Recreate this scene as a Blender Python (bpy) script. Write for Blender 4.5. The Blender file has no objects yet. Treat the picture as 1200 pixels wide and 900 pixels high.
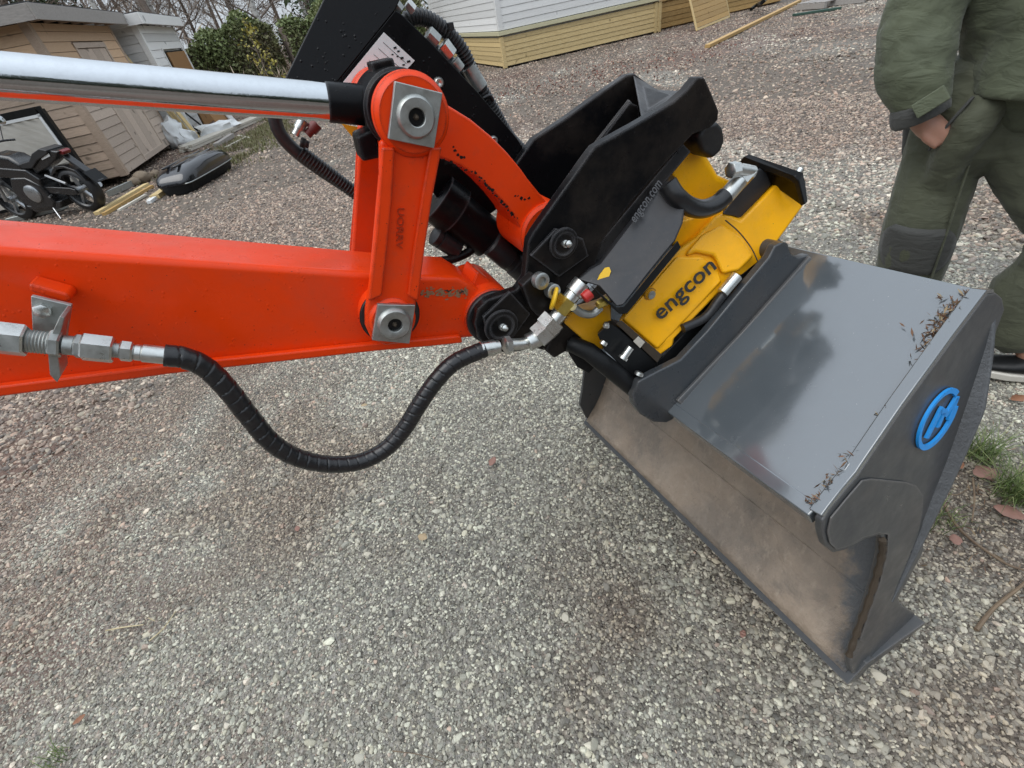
import bpy, bmesh, math, random
import numpy as np
from mathutils import Vector, Matrix, Euler
random.seed(7); rng = np.random.default_rng(11)
sc = bpy.context.scene
col = sc.collection
# ------------------------------------------------------------------ camera, sky, sun
FPX = 532.8; PITCH = math.radians(39.8); ROLL = math.radians(11.83); CAMH = 1.40
_fw = np.array([0, math.cos(PITCH), -math.sin(PITCH)]); _r0 = np.array([1., 0, 0]); _u0 = np.cross(_r0, _fw)
_rt = math.cos(ROLL)*_r0 - math.sin(ROLL)*_u0
_up = math.sin(ROLL)*_r0 + math.cos(ROLL)*_u0
CAM = np.array([0, 0, CAMH])
cd = bpy.data.cameras.new('camera'); cam = bpy.data.objects.new('camera', cd); col.objects.link(cam)
cam.matrix_world = Matrix([[_rt[i], _up[i], -_fw[i], CAM[i]] for i in range(3)] + [[0, 0, 0, 1]])
cd.sensor_fit = 'HORIZONTAL'; cd.sensor_width = 36; cd.lens = 36*FPX/1200
cd.clip_start = 0.02; cd.clip_end = 1500
sc.camera = cam

SUN_EL, SUN_AZ = math.radians(58), math.radians(-115)      # azimuth from +Y towards +X
w = bpy.data.worlds.new('World'); sc.world = w; w.use_nodes = True
nt = w.node_tree; nt.nodes.clear()
sky = nt.nodes.new('ShaderNodeTexSky'); sky.sky_type = 'NISHITA'; sky.sun_disc = False
sky.sun_elevation = SUN_EL; sky.sun_rotation = SUN_AZ; sky.dust_density = 1.0; sky.air_density = 1.0
hs = nt.nodes.new('ShaderNodeHueSaturation'); hs.inputs['Saturation'].default_value = 0.22; hs.inputs['Value'].default_value = 1.25
bg = nt.nodes.new('ShaderNodeBackground'); bg.inputs['Strength'].default_value = 0.15
wo = nt.nodes.new('ShaderNodeOutputWorld')
mx = nt.nodes.new('ShaderNodeMix'); mx.data_type = 'RGBA'; mx.inputs[0].default_value = .68; mx.inputs[7].default_value = (5.2, 5.9, 6.7, 1)   # overcast veil over the clear sky
nt.links.new(sky.outputs[0], hs.inputs['Color']); nt.links.new(hs.outputs[0], mx.inputs[6]); tc = nt.nodes.new('ShaderNodeTexCoord'); sz = nt.nodes.new('ShaderNodeSeparateXYZ'); nt.links.new(tc.outputs['Generated'], sz.inputs[0])
ovc = nt.nodes.new('ShaderNodeMapRange'); ovc.inputs['To Min'].default_value = .45; ovc.inputs['To Max'].default_value = 1.35; nt.links.new(sz.outputs[2], ovc.inputs[0])   # standard overcast: zenith three times the horizon
scl = nt.nodes.new('ShaderNodeVectorMath'); scl.operation = 'SCALE'; nt.links.new(mx.outputs[2], scl.inputs[0]); nt.links.new(ovc.outputs[0], scl.inputs['Scale']); nt.links.new(scl.outputs[0], bg.inputs[0]); nt.links.new(bg.outputs[0], wo.inputs[0])
sd = bpy.data.lights.new('sun', 'SUN'); sd.energy = 0.9; sd.angle = math.radians(45); sd.color = (1, .97, .92)
so = bpy.data.objects.new('sun', sd); col.objects.link(so); so.location = (0, 0, 30)
_sd = Vector((math.sin(SUN_AZ)*math.cos(SUN_EL), math.cos(SUN_AZ)*math.cos(SUN_EL), math.sin(SUN_EL)))
so.rotation_euler = _sd.to_track_quat('Z', 'Y').to_euler()
vs = sc.view_settings; vs.view_transform = 'Standard'; vs.look = 'None'; vs.exposure = 0.62; vs.gamma = 1; vs.use_curve_mapping = False
sc.render.resolution_x = 1024; sc.render.resolution_y = 768
sc.cycles.max_bounces = 5; sc.cycles.diffuse_bounces = 2; sc.cycles.glossy_bounces = 3; sc.cycles.transmission_bounces = 1; sc.cycles.use_denoising = True

# ------------------------------------------------------------------ measuring frames
def ray(x, y): return _fw + _rt*(x-600)/FPX + _up*(450-y)/FPX
def G(x, y, z=0.0):                                    # photo point -> place on level z
    d = ray(x, y); return CAM + d*((z-CAMH)/d[2])
YAW = math.radians(17.07); TILT = math.radians(6.99)
MD = np.array([math.cos(YAW), math.sin(YAW), 0]); MA = np.array([-math.sin(YAW), math.cos(YAW), 0]); MZ = np.array([0, 0, 1.])
C0 = np.array([.441, .804, 0]); CB = np.array([.441, .804, .081])
BA = MA*math.cos(TILT) - MZ*math.sin(TILT); BN = MA*math.sin(TILT) + MZ*math.cos(TILT)   # bucket frame: away, up
def _on(x, y, o, ax, k, val):
    d = ray(x, y); dl = np.array([d@a for a in ax]); ol = np.array([(CAM-o)@a for a in ax])
    return ol + dl*((val-ol[k])/dl[k])
def K(x, y, w): return _on(x, y, C0, (MD, MA, MZ), 1, w)            # machine frame, on a plane parallel to the arm
def KZ(x, y, z): return _on(x, y, C0, (MD, MA, MZ), 2, z)
def B(x, y, w): return _on(x, y, CB, (MD, BA, BN), 1, -w)           # bucket frame, w towards the near side
def S(x, y, w, f=K):                                               # metres per pixel there
    return 0.5*(np.linalg.norm(f(x+1, y, w)-f(x, y, w)) + np.linalg.norm(f(x, y+1, w)-f(x, y, w)))
MACH = Matrix([[MD[i], MA[i], MZ[i], C0[i]] for i in range(3)] + [[0, 0, 0, 1]])
BUCK = Matrix([[MD[i], BA[i], BN[i], CB[i]] for i in range(3)] + [[0, 0, 0, 1]])

# ------------------------------------------------------------------ object helpers
def tag(o, label=None, cat=None, group=None, kind=None):
    if label: o['label'] = label
    if cat: o['category'] = cat
    if group: o['group'] = group
    if kind: o['kind'] = kind
    return o
def empty(name, mat=None, loc=(0, 0, 0), rz=0):
    o = bpy.data.objects.new(name, None); col.objects.link(o); o.empty_display_size = .1
    if mat is not None: o.matrix_world = mat
    else: o.location = loc; o.rotation_euler = (0, 0, rz)
    return o
def mk(name, v, f, mat, parent=None, bevel=0, smooth=True, seg=2, ang=40):
    me = bpy.data.meshes.new(name); me.from_pydata([tuple(map(float, p)) for p in v], [], f)
    bm = bmesh.new(); bm.from_mesh(me); bmesh.ops.recalc_face_normals(bm, faces=bm.faces); bm.to_mesh(me); bm.free()
    return fin(name, me, mat, parent, bevel, smooth, seg, ang)
def fin(name, me, mat, parent=None, bevel=0, smooth=True, seg=2, ang=40):
    me.materials.append(mat)
    if smooth:
        me.polygons.foreach_set('use_smooth', [True]*len(me.polygons))
        me.set_sharp_from_angle(angle=math.radians(ang))
    o = bpy.data.objects.new(name, me); col.objects.link(o)
    if parent is not None: o.parent = parent
    if bevel:
        b = o.modifiers.new('bevel', 'BEVEL'); b.width = bevel; b.segments = seg; b.limit_method = 'ANGLE'; b.angle_limit = math.radians(35); b.harden_normals = True
    return o
class MB:
    """collects shapes into one mesh"""
    def __init__(s): s.v = []; s.f = []
    def add(s, v, f):
        n = len(s.v); s.v += [tuple(map(float, p)) for p in v]; s.f += [tuple(i+n for i in q) for q in f]; return s
    def loft(s, rings, caps=True, closed=True):
        n = len(rings[0]); v = [p for r in rings for p in r]; f = []
        for i in range(len(rings)-1):
            for j in range(n if closed else n-1):
                a = i*n+j; b = i*n+(j+1) % n; f.append((a, b, b+n, a+n))
        if caps and closed: f.append(tuple(range(n))); f.append(tuple((len(rings)-1)*n+j for j in range(n))[::-1])
        return s.add(v, f)
    def tube(s, pts, r, n=12, caps=True, mod=None):
        pts = [np.array(p, float) for p in pts]; m = len(pts)
        rr = r if hasattr(r, '__len__') else [r]*m
        t = [pts[min(i+1, m-1)]-pts[max(i-1, 0)] for i in range(m)]; t = [q/(np.linalg.norm(q)+1e-12) for q in t]
        a = np.array([0, 0, 1.]) if abs(t[0][2]) < .9 else np.array([1., 0, 0]); e1 = np.cross(t[0], a); e1 /= np.linalg.norm(e1)
        rings = []
        for i in range(m):
            e1 = e1 - t[i]*(e1@t[i]); e1 /= np.linalg.norm(e1); e2 = np.cross(t[i], e1)
            rings.append([pts[i] + (e1*math.cos(2*math.pi*j/n) + e2*math.sin(2*math.pi*j/n))*(rr[i] if mod is None else rr[i]*mod(i, j/n)) for j in range(n)])
        return s.loft(rings, caps)
    def lathe(s, p0, ax, prof, n=24, rot=0.):
        p0 = np.array(p0, float); ax = np.array(ax, float); ax /= np.linalg.norm(ax)
        a = np.array([0, 0, 1.]) if abs(ax[2]) < .9 else np.array([1., 0, 0]); e1 = np.cross(ax, a); e1 /= np.linalg.norm(e1); e2 = np.cross(ax, e1)
        return s.loft([[p0+ax*t+(e1*math.cos(rot+2*math.pi*j/n)+e2*math.sin(rot+2*math.pi*j/n))*max(r, 1e-5) for j in range(n)] for t, r in prof])
    def prism(s, a, b):
        n = len(a); f = [tuple(range(n)), tuple(range(2*n-1, n-1, -1))] + [(i, (i+1) % n, n+(i+1) % n, n+i) for i in range(n)]
        return s.add(list(a)+list(b), f)
    def box(s, c, sx, sy, sz, M=None):
        v = [np.array([x*sx/2, y*sy/2, z*sz/2]) for x in (-1, 1) for y in (-1, 1) for z in (-1, 1)]
        if M is not None: v = [np.array(M@Vector(p)) for p in v]
        return s.add([p+np.array(c, float) for p in v], [(0, 1, 3, 2), (4, 6, 7, 5), (0, 4, 5, 1), (2, 3, 7, 6), (0, 2, 6, 4), (1, 5, 7, 3)])
    def build(s, name, mat, parent=None, bevel=0, **k): return mk(name, s.v, s.f, mat, parent, bevel, **k)
def plate(name, px, w0, w1, mat, parent, bevel=.002, fn=K, sgn=1, **k):
    """flat part: outline measured on plane w0, given thickness to plane w1 (machine frame; away is +)"""
    a = [fn(x, y, w0) for x, y in px]; b = [p+np.array([0, (w1-w0)*sgn, 0]) for p in a]
    return MB().prism(a, b).build(name, mat, parent, bevel, **k)
def spline(pts, n=8):
    P = [np.array(p, float) for p in pts]; P = [2*P[0]-P[1]] + P + [2*P[-1]-P[-2]]; out = []
    for i in range(1, len(P)-2):
        for k in range(n):
            t = k/n; out.append(.5*((2*P[i])+(-P[i-1]+P[i+1])*t+(2*P[i-1]-5*P[i]+4*P[i+1]-P[i+2])*t*t+(-P[i-1]+3*P[i]-3*P[i+1]+P[i+2])*t**3))
    out.append(P[-2]); return out
def resample(p, d):
    p = np.array(p); L = np.r_[0, np.cumsum(np.linalg.norm(np.diff(p, axis=0), axis=1))]; m = max(2, int(L[-1]/d)); q = np.linspace(0, L[-1], m)
    return [np.array([np.interp(t, L, p[:, k]) for k in range(3)]) for t in q]
def text(name, body, o, r, u, mat, parent, ext=.0006, bold=0., depth=None, space=1.):
    """lettering: o baseline start, r the full run of the line, u the height of a capital (parent frame)"""
    cu = bpy.data.curves.new(name, 'FONT'); cu.body = body; cu.size = 1; cu.extrude = .5; cu.offset = bold; cu.space_character = space; cu.resolution_u = 3
    ob = bpy.data.objects.new(name+'_tmp', cu); col.objects.link(ob); bpy.context.view_layer.update()
    me = bpy.data.meshes.new_from_object(ob.evaluated_get(bpy.context.evaluated_depsgraph_get())); bpy.data.objects.remove(ob)
    x = np.zeros(len(me.vertices)*3); me.vertices.foreach_get('co', x); x = x.reshape(-1, 3)
    mn, mx = x.min(0), x.max(0); r = np.array(r); u = np.array(u); o = np.array(o)
    nrm = np.cross(r, u); nrm /= np.linalg.norm(nrm)
    q = o + np.outer((x[:, 0]-mn[0])/(mx[0]-mn[0]), r) + np.outer(x[:, 1]/.70, u) + np.outer(x[:, 2], nrm)*ext*2
    me.vertices.foreach_set('co', q.ravel()); me.update()
    return fin(name, me, mat, parent, smooth=False)

# ------------------------------------------------------------------ materials
def newmat(name):
    m = bpy.data.materials.new(name); m.use_nodes = True; n = m.node_tree; return m, n, n.nodes['Principled BSDF']
def N(n, t, **k):
    x = n.nodes.new(t)
    for a, b in k.items():
        if a in x.inputs: x.inputs[a].default_value = b
        else: setattr(x, a, b)
    return x
def ramp(n, fac, stops):
    r = n.nodes.new('ShaderNodeValToRGB'); n.links.new(fac, r.inputs[0]); e = r.color_ramp.elements
    while len(e) < len(stops): e.new(.5)
    for k, (p, c) in enumerate(stops): e[k].position = p; e[k].color = (c[0], c[1], c[2], 1) if hasattr(c, '__len__') else (c, c, c, 1)
    return r.outputs[0]
def coords(n, kind='Object'):
    return n.nodes.new('ShaderNodeTexCoord').outputs[kind]
def noise(n, co, scale, detail=4, rough=.6, dist=0.):
    x = N(n, 'ShaderNodeTexNoise', Scale=scale, Detail=detail, Roughness=rough, Distortion=dist); n.links.new(co, x.inputs['Vector']); return x.outputs[0]
def mixc(n, fac, a, b, blend='MIX'):
    m = n.nodes.new('ShaderNodeMix'); m.data_type = 'RGBA'; m.blend_type = blend
    for s, v in ((m.inputs[0], fac), (m.inputs[6], a), (m.inputs[7], b)):
        if hasattr(v, 'is_output') or isinstance(v, bpy.types.NodeSocket): n.links.new(v, s)
        elif hasattr(v, '__len__'): s.default_value = (v[0], v[1], v[2], 1)
        elif s is m.inputs[0] or s == m.inputs[0]: s.default_value = v
        else: s.default_value = (v, v, v, 1)
    return m.outputs[2]
def bump(n, h, bsdf, strength=.3, dist=.002, chain=None):
    b = N(n, 'ShaderNodeBump', Strength=strength, Distance=dist); n.links.new(h, b.inputs['Height'])
    if chain is not None: n.links.new(chain, b.inputs['Normal'])
    n.links.new(b.outputs[0], bsdf.inputs['Normal']); return b.outputs[0]
def paint(name, c, rough=.3, chip=None, chip_amt=0., dirt=.25, coat=.3, drops=0., metallic=0., var=.12, spec=.4, cior=1.5, cr=.12, wear=0., wearc=(.02, .015, .012)):
    m, n, b = newmat(name); co = coords(n)
    nz = noise(n, co, 9, 5, .65); fine = noise(n, co, 160, 3, .6)
    c1 = mixc(n, ramp(n, nz, [(.35, 0), (.75, 1)]), c, tuple(x*(1-var) for x in c))
    if dirt:
        dm = ramp(n, noise(n, co, 35, 6, .75), [(.55, 0), (.8, dirt)])
        c1 = mixc(n, dm, c1, (.10, .085, .07))
    if chip_amt:
        sp = ramp(n, noise(n, co, 48, 5, .7, .4), [(1-chip_amt-.02, 0), (1-chip_amt, 1)])
        c1 = mixc(n, sp, c1, chip)
        sp2 = ramp(n, noise(n, co, 260, 2, .5), [(.74, 0), (.76, 1)]); c1 = mixc(n, sp2, c1, chip)
    if wear:
        bv = N(n, 'ShaderNodeBevel', samples=3); bv.inputs['Radius'].default_value = .006; ge = n.nodes.new('ShaderNodeNewGeometry')
        dp = N(n, 'ShaderNodeVectorMath', operation='DOT_PRODUCT'); n.links.new(bv.outputs[0], dp.inputs[0]); n.links.new(ge.outputs['Normal'], dp.inputs[1])
        ad = N(n, 'ShaderNodeMath', operation='MULTIPLY_ADD'); n.links.new(noise(n, co, 55, 5, .75), ad.inputs[0]); ad.inputs[1].default_value = -.30*wear; n.links.new(dp.outputs['Value'], ad.inputs[2])
        c1 = mixc(n, ramp(n, ad.outputs[0], [(.735, 1), (.755, 0)]), c1, wearc)
        mps = N(n, 'ShaderNodeMapping'); mps.inputs['Scale'].default_value = (60, 60, 4); mps.inputs['Rotation'].default_value = (.2, .5, .1); n.links.new(co, mps.inputs[0])
        c1 = mixc(n, ramp(n, noise(n, mps.outputs[0], 2.5, 3, .6), [(.70, 0), (.74, .35)]), c1, tuple(min(1, x*1.3+.04) for x in c))
        film = ramp(n, noise(n, co, 4.5, 6, .7), [(.45, 0), (.75, .16)]); c1 = mixc(n, film, c1, (.22, .17, .13))
    n.links.new(c1, b.inputs['Base Color'])
    rr = ramp(n, noise(n, co, 22, 4, .6), [(.3, max(rough-.1, .03)), (.75, rough+.14)]); n.links.new(rr, b.inputs['Roughness'])
    b.inputs['Specular IOR Level'].default_value = spec; b.inputs['Coat IOR'].default_value = cior
    b.inputs['Metallic'].default_value = metallic; b.inputs['Coat Weight'].default_value = coat; b.inputs['Coat Roughness'].default_value = cr
    nb = bump(n, fine, b, .12, .001)
    nb = bump(n, noise(n, co, 14, 3), b, .12, .004, nb)
    if drops:
        v = N(n, 'ShaderNodeTexVoronoi', Scale=140); n.links.new(co, v.inputs['Vector'])
        dmask = ramp(n, v.outputs['Distance'], [(.0, 1), (.28, 0)])
        sel = ramp(n, noise(n, co, 45, 2), [(.52, 0), (.6, 1)])
        bump(n, mixc(n, sel, 0., dmask), b, drops, .002, nb)
    return m
ORANGE = paint('orange_paint', (.82, .052, .003), .34, (.012, .01, .01), .225, .10, .06, .35, spec=.22, wear=.8)
ORANGE_W = paint('orange_paint_worn', (.82, .053, .004), .36, (.012, .01, .01), .27, .2, .06, .0, spec=.22, wear=1.05)
ORANGE_D = paint('orange_paint_dull', (.60, .04, .008), .4, (.012, .01, .01), .26, .15, .1)
BLACK = paint('black_paint', (.0045, .0047, .0055), .33, None, 0, .03, .0, .4, spec=.13, wear=.75, wearc=(.11, .11, .115))
BLACK_R = paint('black_wet_paint', (.0045, .0047, .0055), .32, None, 0, .03, .0, .6, spec=.16)
PLASTIC = paint('charcoal_plastic', (.024, .0255, .029), .42, (.09, .09, .09), .30, .25, 0, 0, wear=.6, wearc=(.09, .09, .095))
YELLOW = paint('yellow_paint', (1.0, .47, .005), .32, (.05, .03, .01), .255, .12, .12, 0, spec=.3, wear=.8, wearc=(.10, .06, .02))
GREY = paint('grey_bucket_paint', (.075, .086, .094), .16, (.16, .16, .15), .20, .08, 1., .06, 0, .08, .5, 2.0, .10)
GREY_D = paint('grey_side_paint', (.052, .055, .058), .36, (.15, .13, .10), .26, .35, .1, 0, wear=.9, wearc=(.16, .15, .14))
DGREY = paint('dark_grey_paint', (.032, .037, .042), .30, (.10, .10, .09), .26, .2, .25, 0, wear=.7, wearc=(.12, .12, .12))
BLUE = paint('blue_paint', (.02, .30, .78), .45, None, 0, .1, 0)
WHITEP = paint('white_paint', (.72, .73, .72), .5, None, 0, .12, 0)
REDC = paint('red_cap', (.40, .02, .015), .4, None, 0, .2, .1)
REDF = paint('dull_red_fitting', (.16, .035, .03), .5, None, 0, .4, 0)
YCAP = paint('yellow_cap', (.75, .45, .02), .4, None, 0, .05, 0)
def steel(name, c, rough, metal=.92, grime=.3):
    m, n, b = newmat(name); co = coords(n)
    c1 = mixc(n, ramp(n, noise(n, co, 60, 5, .7), [(.45, 0), (.8, grime)]), c, (.12, .11, .09))
    n.links.new(c1, b.inputs['Base Color']); n.links.new(ramp(n, noise(n, co, 45, 4), [(.3, rough*.7), (.7, rough*1.4)]), b.inputs['Roughness'])
    b.inputs['Metallic'].default_value = metal; bump(n, noise(n, co, 220, 3), b, .15, .0006); return m
ZINC = steel('zinc_plate', (.40, .415, .40), .46, .9, .55); ZINC2 = steel('bright_fitting', (.60, .61, .585), .30, .95, .3)
CHROME = steel('chrome', (.52, .54, .555), .10, 1., .12); CHROME.node_tree.nodes['Principled BSDF'].inputs['Roughness'].default_value = .06
BRASS = steel('brass_fitting', (.62, .48, .12), .35)
def rubber(name, c=(.014, .014, .015), r=.42):
    m, n, b = newmat(name); co = coords(n); n.links.new(mixc(n, ramp(n, noise(n, co, 70, 5, .7), [(.5, 0), (.85, .5)]), c, (.05, .048, .044)), b.inputs['Base Color'])
    b.inputs['Roughness'].default_value = r; bump(n, noise(n, co, 180, 3), b, .2, .001); return m
RUBBER = rubber('black_rubber'); HOSE = rubber('hose_wrap', (.012, .012, .013), .3)
m_, n_, b_ = newmat('inside_dirt'); co = coords(n_); DIRT = m_
sx = N(n_, 'ShaderNodeSeparateXYZ'); n_.links.new(co, sx.inputs[0])
base = mixc(n_, ramp(n_, noise(n_, co, 7, 6, .7), [(.3, 0), (.7, 1)]), (.23, .175, .128), (.35, .28, .215))
base = mixc(n_, ramp(n_, noise(n_, co, 3.2, 5, .6), [(.46, 0), (.62, .6)]), base, (.13, .112, .095))
mpd = N(n_, 'ShaderNodeMapping'); mpd.inputs['Scale'].default_value = (30, 30, 5); mpd.inputs['Rotation'].default_value = (.5, 0, 0); n_.links.new(co, mpd.inputs[0])
base = mixc(n_, ramp(n_, noise(n_, mpd.outputs[0], 1.6, 5, .7), [(.56, 0), (.72, .55)]), base, (.36, .30, .235))
base = mixc(n_, ramp(n_, noise(n_, co, 75, 6, .8), [(.60, 0), (.72, .7)]), base, (.06, .045, .034))
base = mixc(n_, ramp(n_, noise(n_, co, 5.0, 7, .75, .5), [(.55, 0), (.65, .4)]), base, (.10, .09, .08))
add = N(n_, 'ShaderNodeMath', operation='MULTIPLY_ADD'); n_.links.new(noise(n_, co, 14, 5, .7), add.inputs[0]); add.inputs[1].default_value = .14; _zz = N(n_, 'ShaderNodeMath', operation='MULTIPLY_ADD'); n_.links.new(sx.outputs[2], _zz.inputs[0]); _zz.inputs[1].default_value = -.5; n_.links.new(sx.outputs[1], _zz.inputs[2]); n_.links.new(_zz.outputs[0], add.inputs[2])
mr = N(n_, 'ShaderNodeMapRange'); mr.inputs['From Min'].default_value = -.49; mr.inputs['From Max'].default_value = -.46; n_.links.new(add.outputs[0], mr.inputs[0])
base = mixc(n_, mr.outputs[0], (.105, .11, .115), base)
n_.links.new(base, b_.inputs['Base Color']); b_.inputs['Roughness'].default_value = .62
nbd = bump(n_, noise(n_, co, 60, 6, .7), b_, .6, .005); bump(n_, noise(n_, co, 9, 6, .75), b_, .5, .02, nbd)
CHIPB = paint('bare_chip', (.012, .010, .009), .7, None, 0, 0, 0, 0, spec=.2)
MUD = paint('mud', (.055, .040, .026), .8, (.04, .03, .02), .35, .5, 0)
def wood(name, c, c2, rough=.65, sc_=(1, 12, 12)):
    m, n, b = newmat(name); co = coords(n); mp = N(n, 'ShaderNodeMapping'); mp.inputs['Scale'].default_value = sc_; n.links.new(co, mp.inputs[0])
    oi = n.nodes.new('ShaderNodeObjectInfo'); ad = N(n, 'ShaderNodeVectorMath', operation='ADD'); n.links.new(mp.outputs[0], ad.inputs[0]); n.links.new(oi.outputs['Random'], ad.inputs[1])
    g = noise(n, ad.outputs[0], 4, 6, .65, .6)
    cc = mixc(n, ramp(n, g, [(.32, 0), (.68, 1)]), c, c2)
    kn = ramp(n, noise(n, co, 5.5, 1, .3), [(.74, 0), (.79, .8)]); cc = mixc(n, kn, cc, tuple(x*.4 for x in c2))
    v = N(n, 'ShaderNodeMapRange'); v.inputs['To Min'].default_value = .82; v.inputs['To Max'].default_value = 1.12; n.links.new(oi.outputs['Random'], v.inputs[0])
    cm = N(n, 'ShaderNodeVectorMath', operation='SCALE'); n.links.new(cc, cm.inputs[0]); n.links.new(v.outputs[0], cm.inputs['Scale'])
    n.links.new(cm.outputs[0], b.inputs['Base Color']); b.inputs['Roughness'].default_value = rough; bump(n, g, b, .3, .004); return m
PINE = wood('pine_boards', (.50, .33, .13), (.36, .21, .07)); PINE_Y = wood('yellow_pine', (.66, .51, .26), (.50, .36, .16))
SHEDW = wood('shed_boards', (.74, .52, .33), (.62, .41, .25)); SHEDL = wood('shed_side_boards', (.56, .42, .315), (.44, .325, .235)); SHEDG = wood('weathered_boards', (.60, .49, .40), (.46, .37, .30))
PALE = wood('pale_boards', (.62, .58, .50), (.48, .44, .37)); BROWNW = wood('brown_door', (.38, .21, .085), (.28, .14, .05)); GREYW = wood('grey_fascia', (.38, .35, .32), (.27, .25, .23))
WSIDE = wood('white_boards', (.86, .855, .83), (.78, .775, .75), .5); CREAM = wood('cream_ledge', (.72, .68, .46), (.62, .57, .36), .5)
FELT = paint('roof_felt', (.05, .05, .052), .8, None, 0, .4, 0); DARKG = paint('dark_plastic', (.010, .0105, .011), .4, None, 0, .2, 0, spec=.2)
def foliage(name, cs, trans=.25):
    m, n, b = newmat(name); a = N(n, 'ShaderNodeAttribute', attribute_name='tint'); c = ramp(n, a.outputs['Fac'], [(i/(len(cs)-1), x) for i, x in enumerate(cs)])
    n.links.new(c, b.inputs['Base Color']); b.inputs['Roughness'].default_value = .6; b.inputs['Specular IOR Level'].default_value = .3; return m
NEEDLE = foliage('spruce_needles', [(.03, .045, .022), (.055, .08, .035), (.09, .115, .05)])
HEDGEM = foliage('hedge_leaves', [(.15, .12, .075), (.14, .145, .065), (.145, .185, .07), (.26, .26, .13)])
YLEAF = foliage('yellow_leaves', [(.30, .27, .06), (.46, .40, .10)]); BROWNT = foliage('brown_twigs', [(.22, .16, .12), (.32, .25, .195), (.42, .33, .24)])
GRASSM = foliage('grass_blades', [(.05, .075, .025), (.10, .15, .04), (.24, .26, .11)])
MOSS = foliage('dry_yard_grass', [(.12, .10, .05), (.17, .15, .07), (.13, .15, .05), (.26, .22, .13)])
BARK = paint('grey_bark', (.22, .175, .145), .9, (.09, .07, .06), .4, .3, 0)
m_, n_, b_ = newmat('birch_bark'); co = coords(n_); mp = N(n_, 'ShaderNodeMapping'); mp.inputs['Scale'].default_value = (3, 3, 9); n_.links.new(co, mp.inputs[0])
n_.links.new(ramp(n_, noise(n_, mp.outputs[0], 2, 5, .7), [(.48, (.55, .53, .49)), (.56, (.30, .28, .26)), (.64, (.05, .045, .04))]), b_.inputs['Base Color']); b_.inputs['Roughness'].default_value = .8; BIRCH = m_

# ================================================================== GROUND
m_, n_, b_ = newmat('gravel_bed'); co = coords(n_); BED = m_
big = noise(n_, co, .35, 5, .6); mid = noise(n_, co, 2.2, 5, .65)
vf = N(n_, 'ShaderNodeTexVoronoi', Scale=150.); n_.links.new(co, vf.inputs['Vector'])
sepf = N(n_, 'ShaderNodeSeparateColor'); n_.links.new(vf.outputs['Color'], sepf.inputs[0])
vo = N(n_, 'ShaderNodeTexVoronoi', Scale=48.); n_.links.new(co, vo.inputs['Vector'])
sepc = N(n_, 'ShaderNodeSeparateColor'); n_.links.new(vo.outputs['Color'], sepc.inputs[0])
stone = ramp(n_, sepc.outputs[0], [(0, (.09, .08, .068)), (.35, (.23, .205, .17)), (.62, (.31, .285, .24)), (.85, (.25, .21, .17)), (1, (.42, .40, .345))])
fines = mixc(n_, ramp(n_, mid, [(.35, 0), (.65, 1)]), (.19, .174, .138), (.29, .268, .213))
fines = mixc(n_, ramp(n_, sepf.outputs[1], [(0, .9), (.55, 0)]), fines, (.06, .053, .045))
fines = mixc(n_, ramp(n_, sepf.outputs[0], [(.62, 0), (.8, .8)]), fines, (.36, .34, .305))
gapm = ramp(n_, vo.outputs['Distance'], [(.30, 1), (.62, 0)])
gap = mixc(n_, gapm, mixc(n_, .6, fines, (.05, .043, .035)), stone)  # gaps between stones coloured darker in place of shade
lit = mixc(n_, ramp(n_, big, [(.40, .25), (.62, .85)]), gap, fines)
red = ramp(n_, noise(n_, co, .22, 4, .6), [(.50, 0), (.64, .6)])
lit = mixc(n_, red, lit, (.20, .09, .065))
da_ = N(n_, 'ShaderNodeAttribute', attribute_name='damp'); lit = mixc(n_, da_.outputs['Fac'], lit, mixc(n_, .8, lit, (.55, .44, .38), 'MULTIPLY')); 
n_.links.new(lit, b_.inputs['Base Color']); b_.inputs['Roughness'].default_value = .8
nb = bump(n_, ramp(n_, vf.outputs['Distance'], [(.2, 1), (.6, 0)]), b_, .8, .004); nb = bump(n_, gapm, b_, .5, .010, nb); bump(n_, noise(n_, co, 12, 6, .7), b_, .5, .02, nb)
gx = sorted(set(np.r_[np.linspace(-400, -30, 8), np.linspace(-30, -6, 25), np.linspace(-6, 5, 111), np.linspace(5, 30, 26), np.linspace(30, 400, 8)].round(3)))
gy = sorted(set(np.r_[np.linspace(-300, -4, 8), np.linspace(-4, 8, 121), np.linspace(8, 34, 27), np.linspace(34, 500, 8)].round(3)))
def vnoise(x, y, s, seed):
    r_ = np.random.default_rng(seed); g = r_.random((64, 64)); fx = (x*s) % 64; fy = (y*s) % 64
    i = fx.astype(int); j = fy.astype(int); a = fx-i; b = fy-j; a = a*a*(3-2*a); b = b*b*(3-2*b); i1 = (i+1) % 64; j1 = (j+1) % 64
    return (g[i, j]*(1-a)+g[i1, j]*a)*(1-b)+(g[i, j1]*(1-a)+g[i1, j1]*a)*b
def damp(x, y):          # damp brown patches and tracks in the yard, 0..1
    q = .5*vnoise(x+50, y+50, .75, 21)+.3*vnoise(x+50, y+50, 2.0, 22)+.2*vnoise(x+50, y+50, 5.5, 23)
    base = np.clip((-x-.35)/1.3, 0, 1)*.20+np.clip((np.hypot(x, y)-2.2)/3.0, 0, 1)*.17
    base = base+.22*np.exp(-((x-1.42)**2+(y-.62)**2)/.12)
    return np.clip((q+base-.50)/.16, 0, 1)
def gz(x, y): return .010*math.sin(1.7*x+.6*y)*math.sin(1.3*y-.5*x+1) + .006*math.sin(5.1*x+2)*math.sin(4.3*y+.7*x) - .012
gv = [(x, y, gz(x, y) if abs(x) < 30 and -4 < y < 34 else -.012) for y in gy for x in gx]
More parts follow.
